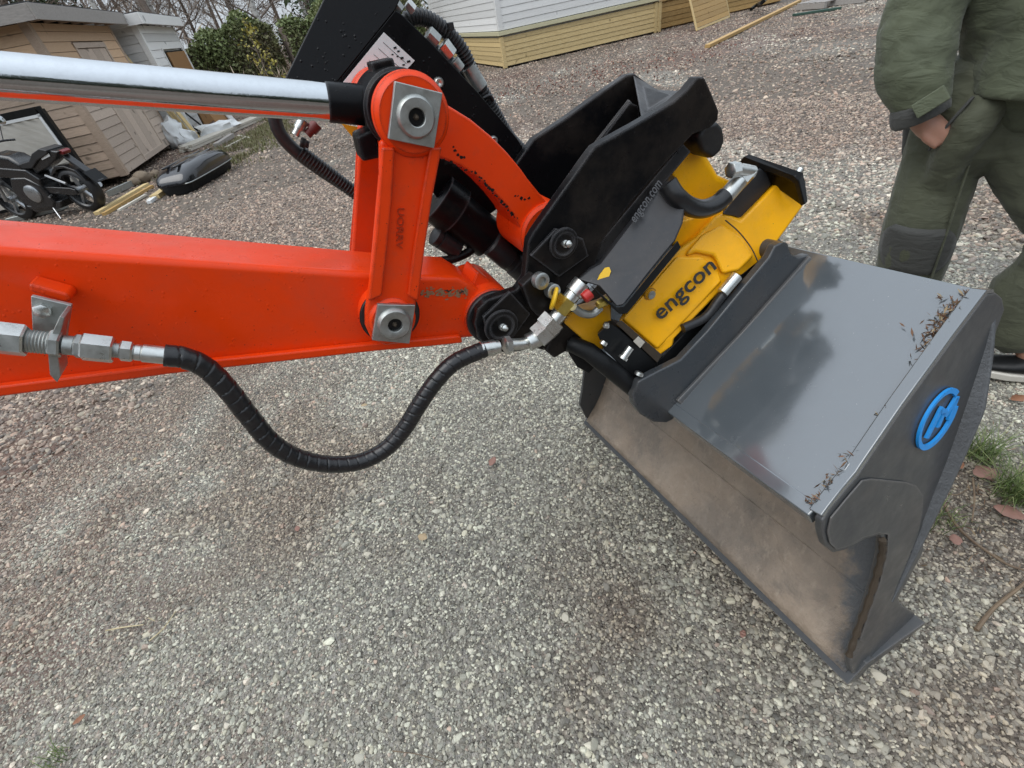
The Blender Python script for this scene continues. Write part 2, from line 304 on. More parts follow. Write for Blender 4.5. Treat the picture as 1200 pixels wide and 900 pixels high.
nx_ = len(gx); gf = [(j*nx_+i, j*nx_+i+1, (j+1)*nx_+i+1, (j+1)*nx_+i) for j in range(len(gy)-1) for i in range(nx_-1)]
ground = mk('ground', gv, gf, BED); _gv = np.array(gv); _da = ground.data.attributes.new('damp', 'FLOAT', 'POINT'); _da.data.foreach_set('value', damp(_gv[:, 0], _gv[:, 1]).astype(np.float32)); tag(ground, kind='structure')
# loose crushed stone lying on the bed
def scatter(n, dmin, dmax, rmed, sig, amin=-64, amax=72):
    d = np.sqrt(rng.uniform(dmin**2, dmax**2, n)); a = np.radians(rng.uniform(amin, amax, n)); x = d*np.sin(a); y = d*np.cos(a)
    r = np.clip(rmed*np.exp(rng.normal(0, sig, n)), rmed*.45, rmed*2.8); return x, y, r
def inview(x, y, mx=400, my=330):
    v = np.stack([x, y, -np.full_like(x, CAMH)], 1); z = v@_fw; u = 600+FPX*(v@_rt)/z; t = 450-FPX*(v@_up)/z
    return (z > .05) & (u > -mx) & (u < 1200+mx) & (t > -my) & (t < 900+my)
sets = []
for args in ((280000, 0.0, 3.0, .0030, .42), (56000, 0.0, 3.0, .0044, .36), (3000, 0.0, 3.2, .0078, .25), (150000, 3.0, 7.0, .0074, .38), (115000, 7.0, 19.5, .0130, .3)):
    lo = -100 if args[1] == 0 else -64; hi = 105 if args[1] == 0 else 62
    x, y, r = scatter(*args, lo, hi); k = inview(x, y); sets.append((x[k], y[k], r[k]))
px_, py_, pr_ = (np.concatenate([s[i] for s in sets]) for i in range(3))
npnt = len(px_)
pn = .6*vnoise(px_+50, py_+50, .9, 1)+.4*vnoise(px_+50, py_+50, 2.7, 2)      # patches of pinkish stone
fnz = .65*vnoise(px_+50, py_+50, 1.3, 5)+.35*vnoise(px_+50, py_+50, 3.9, 6)    # patches of finer stone
keep = (fnz < .50) | (pr_ < .0052) | (rng.random(npnt) < .30) | (np.hypot(px_, py_) > 3.2)
px_, py_, pr_, pn = px_[keep], py_[keep], pr_[keep], pn[keep]; npnt = len(px_)
dist = np.hypot(px_, py_)
pal_g = np.array([[.25, .24, .215], [.19, .18, .16], [.31, .295, .265], [.12, .112, .10], [.23, .225, .205], [.34, .335, .295], [.255, .24, .20], [.155, .153, .14]])
pal_p = np.array([[.26, .205, .18], [.20, .152, .132], [.33, .285, .255], [.14, .11, .10], [.25, .215, .195], [.41, .37, .335], [.28, .205, .172], [.11, .09, .083]])
leftish = np.clip((-px_-.3)/2.2, 0, 1)*.28
pk = rng.random(npnt) < np.clip((dist-1.6)/3.2, 0.02, .97)*.95 + np.clip(pn-.55, 0, 1)*.35 + leftish
ci = rng.integers(0, 8, npnt); colr = np.where(pk[:, None], pal_p[ci], pal_g[ci])*rng.uniform(.65, 1.36, (npnt, 1))*np.array([1.05, 1.04, .915])*1.56*np.where(rng.random(npnt) < .26, .48, 1.)[:, None]*(1-damp(px_, py_)[:, None]*np.array([.28, .38, .43]))  # some stones darkened in colour to imitate shade between them
zg = np.array([gz(a, b) for a, b in zip(px_, py_)])
pts = np.stack([px_, py_, zg + pr_*rng.uniform(-.25, .35, npnt)], 1)
me = bpy.data.meshes.new('gravel'); me.vertices.add(npnt); me.vertices.foreach_set('co', pts.ravel())
def attr(nm, ty, arr):
    a = me.attributes.new(nm, ty, 'POINT'); a.data.foreach_set({'FLOAT_VECTOR': 'vector', 'FLOAT_COLOR': 'color', 'INT': 'value'}[ty], arr.ravel())
attr('scl', 'FLOAT_VECTOR', (pr_[:, None]*np.stack([rng.uniform(.85, 1.35, npnt), rng.uniform(.75, 1.1, npnt), rng.uniform(.45, .85, npnt)], 1)).astype(np.float32))
attr('rot', 'FLOAT_VECTOR', np.stack([rng.normal(0, .35, npnt), rng.normal(0, .35, npnt), rng.uniform(0, 6.28, npnt)], 1).astype(np.float32))
attr('tintc', 'FLOAT_COLOR', np.concatenate([colr, np.ones((npnt, 1))], 1).astype(np.float32))
attr('pick', 'INT', rng.integers(0, 5, npnt).astype(np.int32))
m_, n_, b_ = newmat('stone'); a_ = N(n_, 'ShaderNodeAttribute', attribute_name='tintc'); a_.attribute_type = 'INSTANCER'
n_.links.new(mixc(n_, ramp(n_, noise(n_, coords(n_), 3.0, 4, .7), [(.3, .0), (.7, .35)]), a_.outputs['Color'], (.34, .325, .295)), b_.inputs['Base Color']); b_.inputs['Roughness'].default_value = .62
STONE = m_; me.materials.append(STONE)
gravel = bpy.data.objects.new('gravel', me); col.objects.link(gravel)
tag(gravel, 'loose grey and pinkish crushed stone covering the yard', 'gravel', kind='stuff')
g = bpy.data.node_groups.new('scatter_stones', 'GeometryNodeTree')
g.interface.new_socket('Geometry', in_out='INPUT', socket_type='NodeSocketGeometry'); g.interface.new_socket('Geometry', in_out='OUTPUT', socket_type='NodeSocketGeometry')
gi = g.nodes.new('NodeGroupInput'); go = g.nodes.new('NodeGroupOutput'); jn = g.nodes.new('GeometryNodeJoinGeometry')
for k in range(5):
    ic = g.nodes.new('GeometryNodeMeshIcoSphere'); ic.inputs['Radius'].default_value = 1; ic.inputs['Subdivisions'].default_value = 2
    nz = g.nodes.new('ShaderNodeTexNoise'); nz.noise_dimensions = '4D'; nz.inputs['W'].default_value = 3.7*k+1; nz.inputs['Scale'].default_value = .9; nz.inputs['Detail'].default_value = 1.0
    sb = g.nodes.new('ShaderNodeVectorMath'); sb.operation = 'SUBTRACT'; sb.inputs[1].default_value = (.5, .5, .5)
    ss = g.nodes.new('ShaderNodeVectorMath'); ss.operation = 'SCALE'; ss.inputs['Scale'].default_value = 2.2
    sp = g.nodes.new('GeometryNodeSetPosition'); ch = g.nodes.new('GeometryNodeConvexHull'); gtoi = g.nodes.new('GeometryNodeGeometryToInstance')
    sm = g.nodes.new('GeometryNodeSetMaterial'); sm.inputs['Material'].default_value = STONE
    sh = g.nodes.new('GeometryNodeSetShadeSmooth'); sh.inputs['Shade Smooth'].default_value = False
    g.links.new(nz.outputs['Color'], sb.inputs[0]); g.links.new(sb.outputs[0], ss.inputs[0]); g.links.new(ss.outputs[0], sp.inputs['Offset'])
    g.links.new(ic.outputs[0], sp.inputs[0]); g.links.new(sp.outputs[0], ch.inputs[0]); g.links.new(ch.outputs[0], sh.inputs[0]); g.links.new(sh.outputs[0], sm.inputs[0]); g.links.new(sm.outputs[0], gtoi.inputs[0]); g.links.new(gtoi.outputs[0], jn.inputs[0])
ip = g.nodes.new('GeometryNodeInstanceOnPoints'); ip.inputs['Pick Instance'].default_value = True
def na(nm, ty):
    x = g.nodes.new('GeometryNodeInputNamedAttribute'); x.data_type = ty; x.inputs[0].default_value = nm; return [o for o in x.outputs if o.enabled][0]
g.links.new(gi.outputs[0], ip.inputs['Points']); g.links.new(jn.outputs[0], ip.inputs['Instance'])
g.links.new(na('pick', 'INT'), ip.inputs['Instance Index']); g.links.new(na('scl', 'FLOAT_VECTOR'), ip.inputs['Scale'])
e2r = g.nodes.new('FunctionNodeEulerToRotation'); g.links.new(na('rot', 'FLOAT_VECTOR'), e2r.inputs[0]); g.links.new(e2r.outputs[0], ip.inputs['Rotation'])
g.links.new(ip.outputs[0], go.inputs[0])
md = gravel.modifiers.new('stones', 'NODES'); md.node_group = g

# ================================================================== EXCAVATOR ARM (machine frame: x along arm, y away, z up)
arm = empty('excavator_arm', MACH)
tag(arm, 'orange excavator dipper arm with links, chrome ram rod and looping black hose', 'excavator arm')
SCRAPE = paint('scraped_steel', (.30, .18, .095), .7, (.04, .03, .02), .42, .4, 0)
WN, WF = .040, .150          # near and far web of the dipper
def ext(a, b, d):            # carry the line a->b on by d metres
    a = np.array(a); b = np.array(b); return b+(b-a)/np.linalg.norm(b-a)*d
tp = [K(414, 319, WN), K(220, 306, WN), K(0, 291, WN)]; bp = [K(440, 407, WN), K(200, 433, WN), K(0, 459, WN)]
tl = ext(tp[0], tp[2], .9); bl = ext(bp[0], bp[2], .9)
prof = [tl, tp[2], tp[1], tp[0], K(500, 324, WN), K(538, 325, WN), K(560, 338, WN), K(574, 352, WN), K(584, 374, WN), K(574, 392, WN), K(552, 397, WN), K(500, 402, WN), bp[0], bp[1], bp[2], bl]
dip = MB().prism(prof, [p+np.array([0, WF-WN, 0]) for p in prof]).build('dipper', ORANGE, arm, .010, seg=3)
fl = [bl, bp[2], bp[1], bp[0], K(500, 402, WN), K(540, 398, WN)]; up_ = [p+np.array([0, 0, .016]) for p in fl]
ring = fl + up_[::-1]
MB().prism([p+np.array([0, -.013, -.001]) for p in ring], [p+np.array([0, -.0005, -.001]) for p in ring]).build('flange', ORANGE, dip, .004)
MB().prism([p+np.array([0, WF-WN+.0005, -.001]) for p in ring], [p+np.array([0, WF-WN+.013, -.001]) for p in ring]).build('flange', ORANGE, dip, .004)
def boss(name, c, y0, y1, r, mat, parent, n=40, b=.002, hole=0):
    pr = [(0, r-b), (b, r), (y1-y0-b, r), (y1-y0, r-b)]
    if hole: pr = [(.012, hole*.2), (.012, hole), (0, hole+.001)] + pr
    return MB().lathe((c[0], y0, c[2]), (0, 1, 0), pr, n).build(name, mat, parent)
lowP = K(462, 379, -.012); upP = K(487, 137, -.014); tipP = K(587, 382, -.01); hiP = K(660, 285, -.01)
boss('pin_boss', lowP, .016, WF+.024, .045, ORANGE_W, dip)
boss('gap_shade_ring', lowP, .0135, .0165, .0462, RUBBER, dip)  # dark ring stands in for the shade in the gap behind the link
boss('tip_boss', tipP, .030, WF+.010, .050, ORANGE_W, dip)
boss('seal_ring', tipP, .020, .030, .049, RUBBER, dip)
wl = MB()          # weld / scraped wear strip behind the link
rw = random.Random(8)
for i in range(170):
    c = K(rw.uniform(494, 547), 343+rw.gauss(0, 2.4), WN-.0006-.00001*i); r = rw.uniform(.0008, .0024)
    wl.add([c+np.array([math.cos(q)*r*rw.uniform(.8, 2.0), 0, math.sin(q)*r*rw.uniform(.4, .9)]) for q in np.linspace(0, 5.6, 7)], [tuple(range(7))])
wl.build('scraped_strip', SCRAPE, dip)
MB().prism([K(560, 318, .06), K(576, 330, .06), K(570, 345, .06), K(553, 336, .06)], [K(560, 318, .06)+np.array([0, .06, 0]), K(576, 330, .06)+np.array([0, .06, 0]), K(570, 345, .06)+np.array([0, .06, 0]), K(553, 336, .06)+np.array([0, .06, 0])]).build('stop_block', ORANGE_W, dip, .004)
# bucket links, near and far
def link(y0, sgn, near):
    q = lambda x, y: K(x, y, 0.0)
    o_ = [q(446, 165), q(517, 165), q(512, 200), q(505, 235), q(497, 290), q(491, 330), q(488, 362), q(484, 392), q(472, 404), q(452, 406), q(436, 399), q(429, 384), q(429, 366), q(434, 335), q(440, 270), q(446, 205)]
    sh = np.array([0, y0, 0]); th = .016
    a = [p*np.array([1, 0, 1])+sh for p in o_]
    root = MB().prism(a, [p+np.array([0, th, 0]) for p in a]).build('bucket_link', ORANGE_W, arm, .005, seg=3)
    root['label'] = 'orange bucket link with two square steel pin plates, nearest the viewer' if near else 'orange bucket link on the far side of the arm'
    yf = y0-.0075 if near else y0+th          # outer ribs
    for edge in ([(447, 172), (462, 172), (459, 230), (452, 300), (447, 345), (431, 352), (440, 270)], [(503, 172), (517, 172), (505, 235), (497, 290), (489, 352), (477, 345), (484, 290), (494, 225)]):
        e = [q(*p)*np.array([1, 0, 1])+np.array([0, yf, 0]) for p in edge]
        MB().prism(e, [p+np.array([0, .0075, 0]) for p in e]).build('rib', ORANGE_W, root, .003, seg=3)
    boss('boss', upP, min(yf, y0), max(yf, y0)+th+.004, .047, ORANGE_W, root, 48, .006)
    boss('boss', lowP, min(yf, y0)+.001, max(yf, y0)+th, .036, ORANGE_W, root, 40, .005)
    return root
ln_ = link(.002, 1, True); lf_ = link(.166, 1, False)
def pinplate(corners, c, r, y, parent):
    a = [K(x, yy, y) for x, yy in corners]
    o = MB().prism(a, [p+np.array([0, .007, 0]) for p in a]).build('pin_plate', ZINC, parent, .0012)
    MB().lathe((c[0], y, c[2]), (0, -1, 0), [(.0, r), (.004, r*.97), (.007, r*.86), (.007, r*.46), (.0062, r*.42), (-.006, r*.40), (-.006, 0)], 40).build('pin_ring', ZINC, o)
    MB().lathe((c[0], y-.0005, c[2]), (0, -1, 0), [(0, r*.395), (.001, r*.395), (.001, 0)], 24).build('bore_shade_disc', DARKG, o)  # black disc paints the shade inside the pin hole
    MB().lathe((c[0], y+.002, c[2]), (0, -1, 0), [(0, r*.16), (.004, r*.15), (.006, r*.08), (.009, r*.09), (.010, 0)], 12).build('grease_nipple', MUD, o)
    return o
pinplate([(463, 95), (519, 109), (509, 174), (455, 163)], upP, 24.5*S(487, 137, -.014), -.0145, ln_)
pinplate([(443, 357), (487, 358), (480, 403), (436, 399)], lowP, 19*S(462, 379, -.012), -.0125, ln_)
# cast lettering on the link face, reading downwards
t0 = K(464, 244, .0015); t1 = K(469, 244, .0015)
text('link_lettering', 'UORRV', K(466, 243, .0012), K(464, 291, .0012)-K(466, 243, .0012), (K(474, 244, .0012)-K(466, 243, .0012)), ORANGE_W, ln_, .0012, .012, space=1.05)
# ram: rod, end sleeve and eye
rc0, rc1 = K(385, 120, .098), K(0, 89, .098); rr1 = 22.5*S(385, 120, .098)*.97
rend = ext(rc0, rc1, .45)
rod = MB().lathe(rc0, rend-rc0, [(0, rr1), (np.linalg.norm(rend-rc0), rr1)], 48).build('ram_rod', CHROME, arm)
MB().lathe(rend, rend-rc0, [(-.02, rr1*1.2), (-.02, rr1*1.75), (0, rr1*1.8), (.6, rr1*1.8)], 40).build('ram_barrel', ORANGE, rod)
sl0 = rc0+(rc0-rc1)/np.linalg.norm(rc1-rc0)*.085
MB().lathe(rc0, rc0-rc1, [(-.002, rr1*.9), (-.002, rr1*1.03), (.0, rr1*1.06), (.045, rr1*1.1), (.085, rr1*1.22)], 40).build('rod_sleeve', BLACK, rod)
boss('rod_eye', upP, .056, .142, .0485, BLACK, rod, 48, .004)
MB().box((upP[0]-.002, .10, upP[2]+.050), .03, .035, .012).build('grease_cover', BLACK, rod, .002)
MB().prism([K(418, 160, .07), K(440, 150, .07), K(447, 185, .07), K(425, 190, .07)], [K(418, 160, .07)+np.array([0, .05, 0]), K(440, 150, .07)+np.array([0, .05, 0]), K(447, 185, .07)+np.array([0, .05, 0]), K(425, 190, .07)+np.array([0, .05, 0])]).build('eye_lug', BLACK, rod, .004)
# curved link from the eye to the tiltrotator bracket
cl = [(497, 108), (518, 119), (552, 140), (575, 159), (594, 178), (610, 197), (620, 211), (641, 237), (638, 250), (626, 262), (621, 276), (618, 289), (612, 272), (604, 256), (591, 239), (576, 223), (558, 207), (540, 195), (520, 187), (503, 183), (486, 172), (480, 140)]
clk = plate('curved_link', cl, .050, .146, ORANGE_W, arm, .004, seg=3)
boss('boss', hiP, .040, .156, .050, ORANGE_W, clk, 40, .005)
ch = MB()
rnd = random.Random(3)
for (x0, y0, x1, y1, k) in ((512, 186, 560, 206, 15), (560, 208, 606, 258, 26), (528, 176, 548, 190, 4), (604, 232, 622, 236, 7), (532, 174, 536, 182, 3)):
    for i in range(k):
        t = (i+rnd.random())/k; c = K(x0+(x1-x0)*t+rnd.uniform(-1.5, 1.5), y0+(y1-y0)*t-1.5+rnd.uniform(-2, 1.5), .0494); r = rnd.uniform(.0010, .0028)
        ch.add([c+np.array([math.cos(a)*r*rnd.uniform(.6, 1.5), 0, math.sin(a)*r*rnd.uniform(.5, 1.3)]) for a in np.linspace(0, 5.6, 7)], [tuple(range(7))])
ch.build('paint_chips', CHIPB, clk)
# hose bracket welded to the dipper, bulkhead fittings, looping hose
plate('bracket_tab', [(32, 332), (80, 345), (84, 352), (78, 356), (34, 342)], .012, .040, ORANGE, arm, .004)
bk_ = plate('hose_bracket', [(36, 347), (84, 358), (79, 388), (77, 426), (68, 430), (60, 410), (50, 398), (38, 390)], -.002, .004, ZINC, arm, .001)
br = [K(*p, -.002) for p in ((80, 357), (71, 376), (66, 398), (68, 424), (76, 433), (80, 425), (77, 400), (80, 378), (85, 360))]
MB().prism([p+np.array([0, -.03, 0]) for p in br], br).build('bracket_flange', ZINC, bk_, .001)
MB().lathe(K(51, 363, -.002), (0, -1, 0), [(0, .0085), (.0055, .0085), (.0065, .007), (.0065, 0)], 6).build('bolt', ZINC2, bk_)
FY = -.030; fa, fb = K(0, 396, FY), K(197, 417, FY); fd = (fb-fa)/np.linalg.norm(fb-fa); fs = S(90, 405, FY)
def along(px): return fa+(fb-fa)*(px/197.)
def fit(px0, px1, r, n, mat, nm, parent, prof=None):
    a, b_2 = along(px0), along(px1); L = np.linalg.norm(b_2-a); c = min(.0018, r*.15)
    return MB().lathe(a, b_2-a, prof(L, r*fs) if prof else [(0, r*fs-c), (c, r*fs), (L-c, r*fs), (L, r*fs-c)], n, .3).build(nm, mat, parent)
hose = empty('hose'); hose.parent = arm
fit(-20, 165, 9.5, 20, ZINC, 'pipe_core', hose)
fit(-60, 28, 19.5, 6, ZINC2, 'hex_nut', hose); fit(28, 58, 14, 24, ZINC, 'threaded_sleeve', hose, lambda L, r: [(i*L/16, r*(1 if i % 2 else .92)) for i in range(17)])
fit(52, 66, 17, 6, ZINC, 'lock_nut', hose); fit(80, 92, 15, 6, ZINC, 'lock_nut', hose); fit(66, 82, 12, 20, ZINC, 'collar', hose)
fit(88, 127, 17.5, 6, ZINC2, 'hex_fitting', hose); fit(127, 134, 9, 20, ZINC2, 'collar', hose); fit(134, 151, 13.5, 6, ZINC2, 'hex_nut', hose); fit(151, 163, 10.5, 20, ZINC2, 'collar', hose)
fit(161, 199, 11.8, 24, ZINC2, 'ferrule', hose)
hp = [K(x, y, ww) for x, y, ww in ((193, 416.5, FY), (214, 419, FY), (240, 430, FY), (266, 455, FY-.005), (292, 488, FY-.01), (318, 518, FY-.015), (348, 536, FY-.018), (385, 544, FY-.02), (422, 541, FY-.02), (452, 526, FY-.02), (474, 502, FY-.018), (492, 473, FY-.016), (512, 445, FY-.014), (534, 424, FY-.012), (568, 409, FY-.010))]
hq = resample(spline(hp, 10), .0013); hr = 9.8*S(350, 500, FY)
MB().tube(hq, hr, 28, True, lambda i, t: (.90 if ((i*.0013/.0165 - t) % 1.0) < .09 else 1.0+.012*math.sin(2*math.pi*((i*.0013/.0165 - t) % 1.0)))).build('spiral_wrapped_hose', HOSE, hose, ang=60)
e0, e1 = hq[-1], K(622, 400, FY-.008); ed = e1-e0
MB().lathe(e0-ed*.1, ed, [(0, hr*.85), (.001, hr*.95), (.026, hr*.95), (.027, hr*.8), (.034, hr*.8)], 24).build('ferrule', ZINC2, hose)
ee = e0+ed*.42
MB().lathe(ee, ed, [(0, hr*1.02), (.001, hr*1.12), (.010, hr*1.12), (.011, hr*1.02)], 6, .2).build('hex_nut', ZINC2, hose)
MB().tube(spline([ee+ed*.12, K(616, 402, FY-.008), K(628, 396, FY-.008), K(636, 386, FY-.008)], 5), hr*.75, 16).build('elbow', ZINC2, hose)
# black guard panel behind the links, with data plate
gp = empty('hose_guard'); gp.parent = arm
def sheet(name, pw, mat, parent, th=.008, bevel=.0015):
    a = [K(*p) for p in pw]; nrm = np.cross(a[1]-a[0], a[2]-a[0]); nrm /= np.linalg.norm(nrm)
    if nrm[1] < 0: nrm = -nrm
    return MB().prism(a, [p+nrm*th for p in a]).build(name, mat, parent, bevel)
gl = sheet('guard_panel', [(333, 95, .222), (384, -10, .222), (430, -110, .222), (520, -110, .20), (463, 12, .20), (392, 100, .20), (372, 140, .207)], BLACK_R, gp)
gr_ = sheet('guard_panel', [(392, 100, .20), (463, 12, .20), (470, 16, .20), (505, 50, .20), (560, 108, .20), (606, 162, .20), (622, 188, .20), (600, 232, .20), (560, 262, .20), (524, 250, .20), (508, 226, .20), (500, 190, .20), (470, 165, .20), (420, 140, .20)], BLACK_R, gp)
for x, y, ww, pr2 in ((411, 56, .2095, gl), (514, 97, .199, gr_), (578, 165, .199, gr_)):
    MB().lathe(K(x, y, ww), (0, -1, 0), [(-.02, .0085), (.002, .0085), (.005, .006), (.005, .003), (.003, 0)], 14).build('bolt', ZINC2, pr2)
lab = [(450, 38), (486, 71), (476, 82), (461, 100), (430, 120), (412, 102), (400, 99)]
lb = plate('data_plate', lab, .1975, .1995, WHITEP, gp, 0)
lt = MB()
for k in range(7):                      # ruled lines of the data plate
    t = .12+.12*k; a = np.array([450, 38])*(1-t)+np.array([404, 97])*t; d = np.array([486-450, 71-38])
    p = [K(*(a+d*s), .1970) for s in (.12, .88)]; q = np.array([0, 0, -.0009]); lt.add([p[0], p[1], p[1]+q, p[0]+q], [(0, 1, 2, 3)])
for (x, y, s_) in ((463, 56, .0024), (467, 60, .002), (471, 68, .0026), (479, 72, .0028), (466, 66, .0016), (473, 76, .002), (460, 64, .0015)):
    p = K(x, y, .1969); lt.add([p+np.array([-s_, 0, -s_*.5]), p+np.array([s_, 0, -s_*.5]), p+np.array([s_, 0, s_*.5]), p+np.array([-s_, 0, s_*.5])], [(0, 1, 2, 3)])
lt.build('plate_print', DARKG, lb)
plate('warning_sticker', [(400, 145), (425, 150), (424, 165), (416, 164)], .215, .217, YCAP, gp, 0)
def corr(pts, r, mat, name, parent, pitch=.0055, n=16):
    q = resample(spline(pts, 8), pitch/4); return MB().tube(q, r, n, True, lambda i, t: 1.0 if i % 4 in (0, 1) else .86).build(name, mat, parent)
W2 = .235
corr([K(472, 30, W2), K(482, 21, W2), K(500, 22, W2), K(522, 36, W2), K(541, 58, W2), K(554, 85, W2)], 9.5*S(520, 40, W2), RUBBER, 'corrugated_hose', gp)
corr([K(554, 85, W2), K(563, 102, W2), K(580, 132, W2), K(598, 162, W2), K(622, 186, W2)], 8.6*S(560, 100, W2), RUBBER, 'corrugated_hose', gp)
MB().tube(spline([K(548, 78, W2), K(556, 92, W2), K(563, 103, W2)], 4), 9.9*S(560, 100, W2), 16).build('hose_sleeve', ZINC, gp)
MB().tube(spline([K(470, 40, .22), K(500, 70, .22), K(528, 98, .22), K(560, 140, .22), K(592, 176, .22), K(612, 200, .22)], 6), 11*S(540, 110, .22), 14).build('pressure_hose', RUBBER, gp)
MB().tube(spline([K(500, 55, .25), K(536, 86, .25), K(568, 128, .25), K(604, 172, .25)], 6), 10*S(540, 110, .25), 14).build('pressure_hose', RUBBER, gp)
for (x, y, dx, dy, r, m2, nn) in ((497, 52, 9, 11, 6, ZINC2, 6), (507, 44, 10, 10, 9, ZINC, 6), (524, 58, 9, 12, 9, ZINC2, 6), (536, 76, 7, 9, 6.5, ZINC, 18), (466, 8, 7, 9, 7, ZINC, 6), (481, 8, 7, 8, 6.5, ZINC2, 6), (516, 68, 8, 10, 8, BLACK, 6)):
    a, b_2 = K(x-dx*.6, y-dy*.6, W2-.022), K(x+dx*.6, y+dy*.6, W2-.022); L = np.linalg.norm(b_2-a); r *= S(x, y, W2)
    MB().lathe(a, b_2-a, [(0, r*.85), (.001, r), (L-.001, r), (L, r*.85)], nn).build('hose_fitting', m2, gp)
MB().box(K(528, 31, W2-.02), .008, .012, .010).build('cable_tie', RUBBER, gp, .001)
MB().tube(spline([K(566, 115, W2-.016), K(574, 112, W2-.014), K(578, 118, W2-.012)], 4), .0025, 8).build('cable_tie', RUBBER, gp)
# hose and couplings left of the far link
lh = [K(x, y, .30) for x, y in ((322, 120), (323, 143), (332, 162), (350, 180), (374, 198), (398, 214), (425, 232), (450, 255))]
lhp = MB().tube(spline(lh, 6), 8.0*S(370, 190, .30), 14).build('return_hose', RUBBER, arm)
corr([K(352, 178, .295), K(376, 196, .295), K(400, 214, .295), K(424, 232, .295)], 9.0*S(370, 190, .30), RUBBER, 'corrugated_sleeve', lhp)
for (x, y, x2, y2, r, m2) in ((356, 140, 346, 158, 6.5, ZINC2), (372, 145, 360, 158, 7, REDF), (352, 166, 362, 170, 6, BLACK)):
    a, b_2 = K(x, y, .285), K(x2, y2, .285); L = np.linalg.norm(b_2-a); r *= S(x, y, .29)
    MB().lathe(a, b_2-a, [(0, r*.9), (.001, r), (L*.6, r), (L*.62, r*.75), (L, r*.75)], 14).build('quick_coupling', m2, lhp)
# black tilt ram and couplings seen between link and curved link
a, b_2 = K(518, 236, .20), K(612, 312, .17); L = np.linalg.norm(b_2-a); r = 27*S(560, 270, .19)
tr = MB().lathe(a, b_2-a, [(-.012, r*.75), (-.010, r*.98), (.03, r), (.032, r*.86), (L*.55, r*.86), (L*.56, r*.62), (L, r*.62)], 32).build('tilt_ram', BLACK, arm)
a, b_2 = K(508, 274, .19), K(536, 292, .19); L = np.linalg.norm(b_2-a); r = 12*S(520, 280, .19)
MB().lathe(a, b_2-a, [(0, r*.7), (.003, r), (.010, r), (.011, r*.88), (.015, r*.88), (.016, r), (L, r)], 24).build('hose_coupling', RUBBER, tr)
MB().tube(spline([K(562, 250, .175), K(563, 275, .175), K(552, 293, .175), K(532, 303, .18), (K(515, 306, .19))], 6), 5*S(560, 280, .175), 12).build('hose_loop', BLACK, tr)
a, b_2 = K(575, 285, .155), K(618, 322, .135); L = np.linalg.norm(b_2-a); r = 13*S(600, 300, .15)
MB().lathe(a, b_2-a, [(0, r*.8), (.004, r), (L*.5, r), (L*.52, r*.8), (L*.62, r*.8), (L*.64, r), (L, r)], 24).build('hose_coupling', RUBBER, tr)

# ================================================================== TILTROTATOR
tilt = empty('tiltrotator', MACH)
tag(tilt, 'black and yellow tiltrotator hitch lettered in black, clamped to the grey bucket', 'tiltrotator')
TB = empty('tilt_frame'); bpy.data.objects.remove(TB)
MB2 = np.array(MACH.inverted() @ BUCK)                       # bucket frame -> machine frame
def Bm(x, y, w):                                              # measured on a bucket plane, given in the machine frame
    p = B(x, y, w); return MB2[:3, :3]@p + MB2[:3, 3]
BAm = MB2[:3, :3]@np.array([0, 1., 0])                         # bucket 'away' in the machine frame
def bplate(name, px, w0, th, mat, parent, bevel=.002, **k):
    a = [Bm(x, y, w0) for x, y in px]; return MB().prism(a, [p+BAm*th for p in a]).build(name, mat, parent, bevel, **k)
def tw(x, y, w):                                              # housing face leans back towards its upper edge
    t = (x-745)*.69+(y-390)*.72; return (x, y, w+.042*(min(t, 39)-39)/63)
def tc_(x, y, w):
    t = (x-745)*.69+(y-390)*.72; return (x, y, w+.055*(min(t, -33)+33)/65)
def solid(name, near, far, mat, parent, bevel=.003, seg=3, lean=None, **k):
    if lean: near = [lean(*p) for p in near]
    return MB().prism([Bm(*p) for p in near], [Bm(*p) for p in far]).build(name, mat, parent, bevel, seg=seg, **k)
nb_out = [(620, 283), (626, 272), (640, 252), (668, 213), (690, 182), (698, 172), (712, 164), (750, 143), (790, 119), (806, 105), (818, 90), (826, 90), (834, 108), (843, 130), (842, 141), (833, 150), (812, 158), (800, 171), (787, 184), (760, 214), (738, 240), (717, 268), (706, 284), (700, 305), (692, 330), (672, 352), (664, 372), (654, 398), (643, 412), (625, 408), (610, 412), (592, 414), (575, 409), (561, 397), (556, 380), (560, 363), (571, 352), (588, 346), (606, 340), (616, 325), (618, 300)]
nbk = plate('side_plate', nb_out, .002, .022, BLACK, tilt, .0035, seg=3)
fb_out = [(602, 196), (626, 163), (660, 141), (700, 112), (735, 88), (744, 86), (768, 104), (790, 122), (800, 150), (770, 190), (720, 250), (690, 290), (650, 320), (618, 330), (596, 320), (600, 260)]
fbk = plate('side_plate', fb_out, .176, .196, BLACK, tilt, .0035, seg=3)
# top web between the two plates and the inner rib
def web(name, pn, pf, th, mat, parent, bev=.002):
    a = [K(*pn[0], .022), K(*pn[1], .022), K(*pf[1], .176), K(*pf[0], .176)]; nrm = np.cross(a[1]-a[0], a[3]-a[0]); nrm /= np.linalg.norm(nrm)
    if nrm[2] < 0: nrm = -nrm
    return MB().prism(a, [p-nrm*th for p in a]).build(name, mat, parent, bev)
web('top_web', [(752, 142), (806, 106)], [(742, 88), (772, 106)], .014, BLACK, nbk)
web('back_web', [(806, 106), (822, 150)], [(772, 106), (790, 160)], .014, BLACK, nbk)
web('lower_web', [(690, 300), (800, 168)], [(680, 290), (782, 175)], .02, BLACK, nbk)
MB().tube([K(738, 120, .10), K(700, 168, .10), K(640, 250, .10)], .006, 8).build('rib_edge', BLACK, nbk)
rb = [K(*p, .094) for p in ((738, 120), (748, 124), (752, 150), (700, 230), (660, 270), (634, 262), (640, 250), (668, 212))]
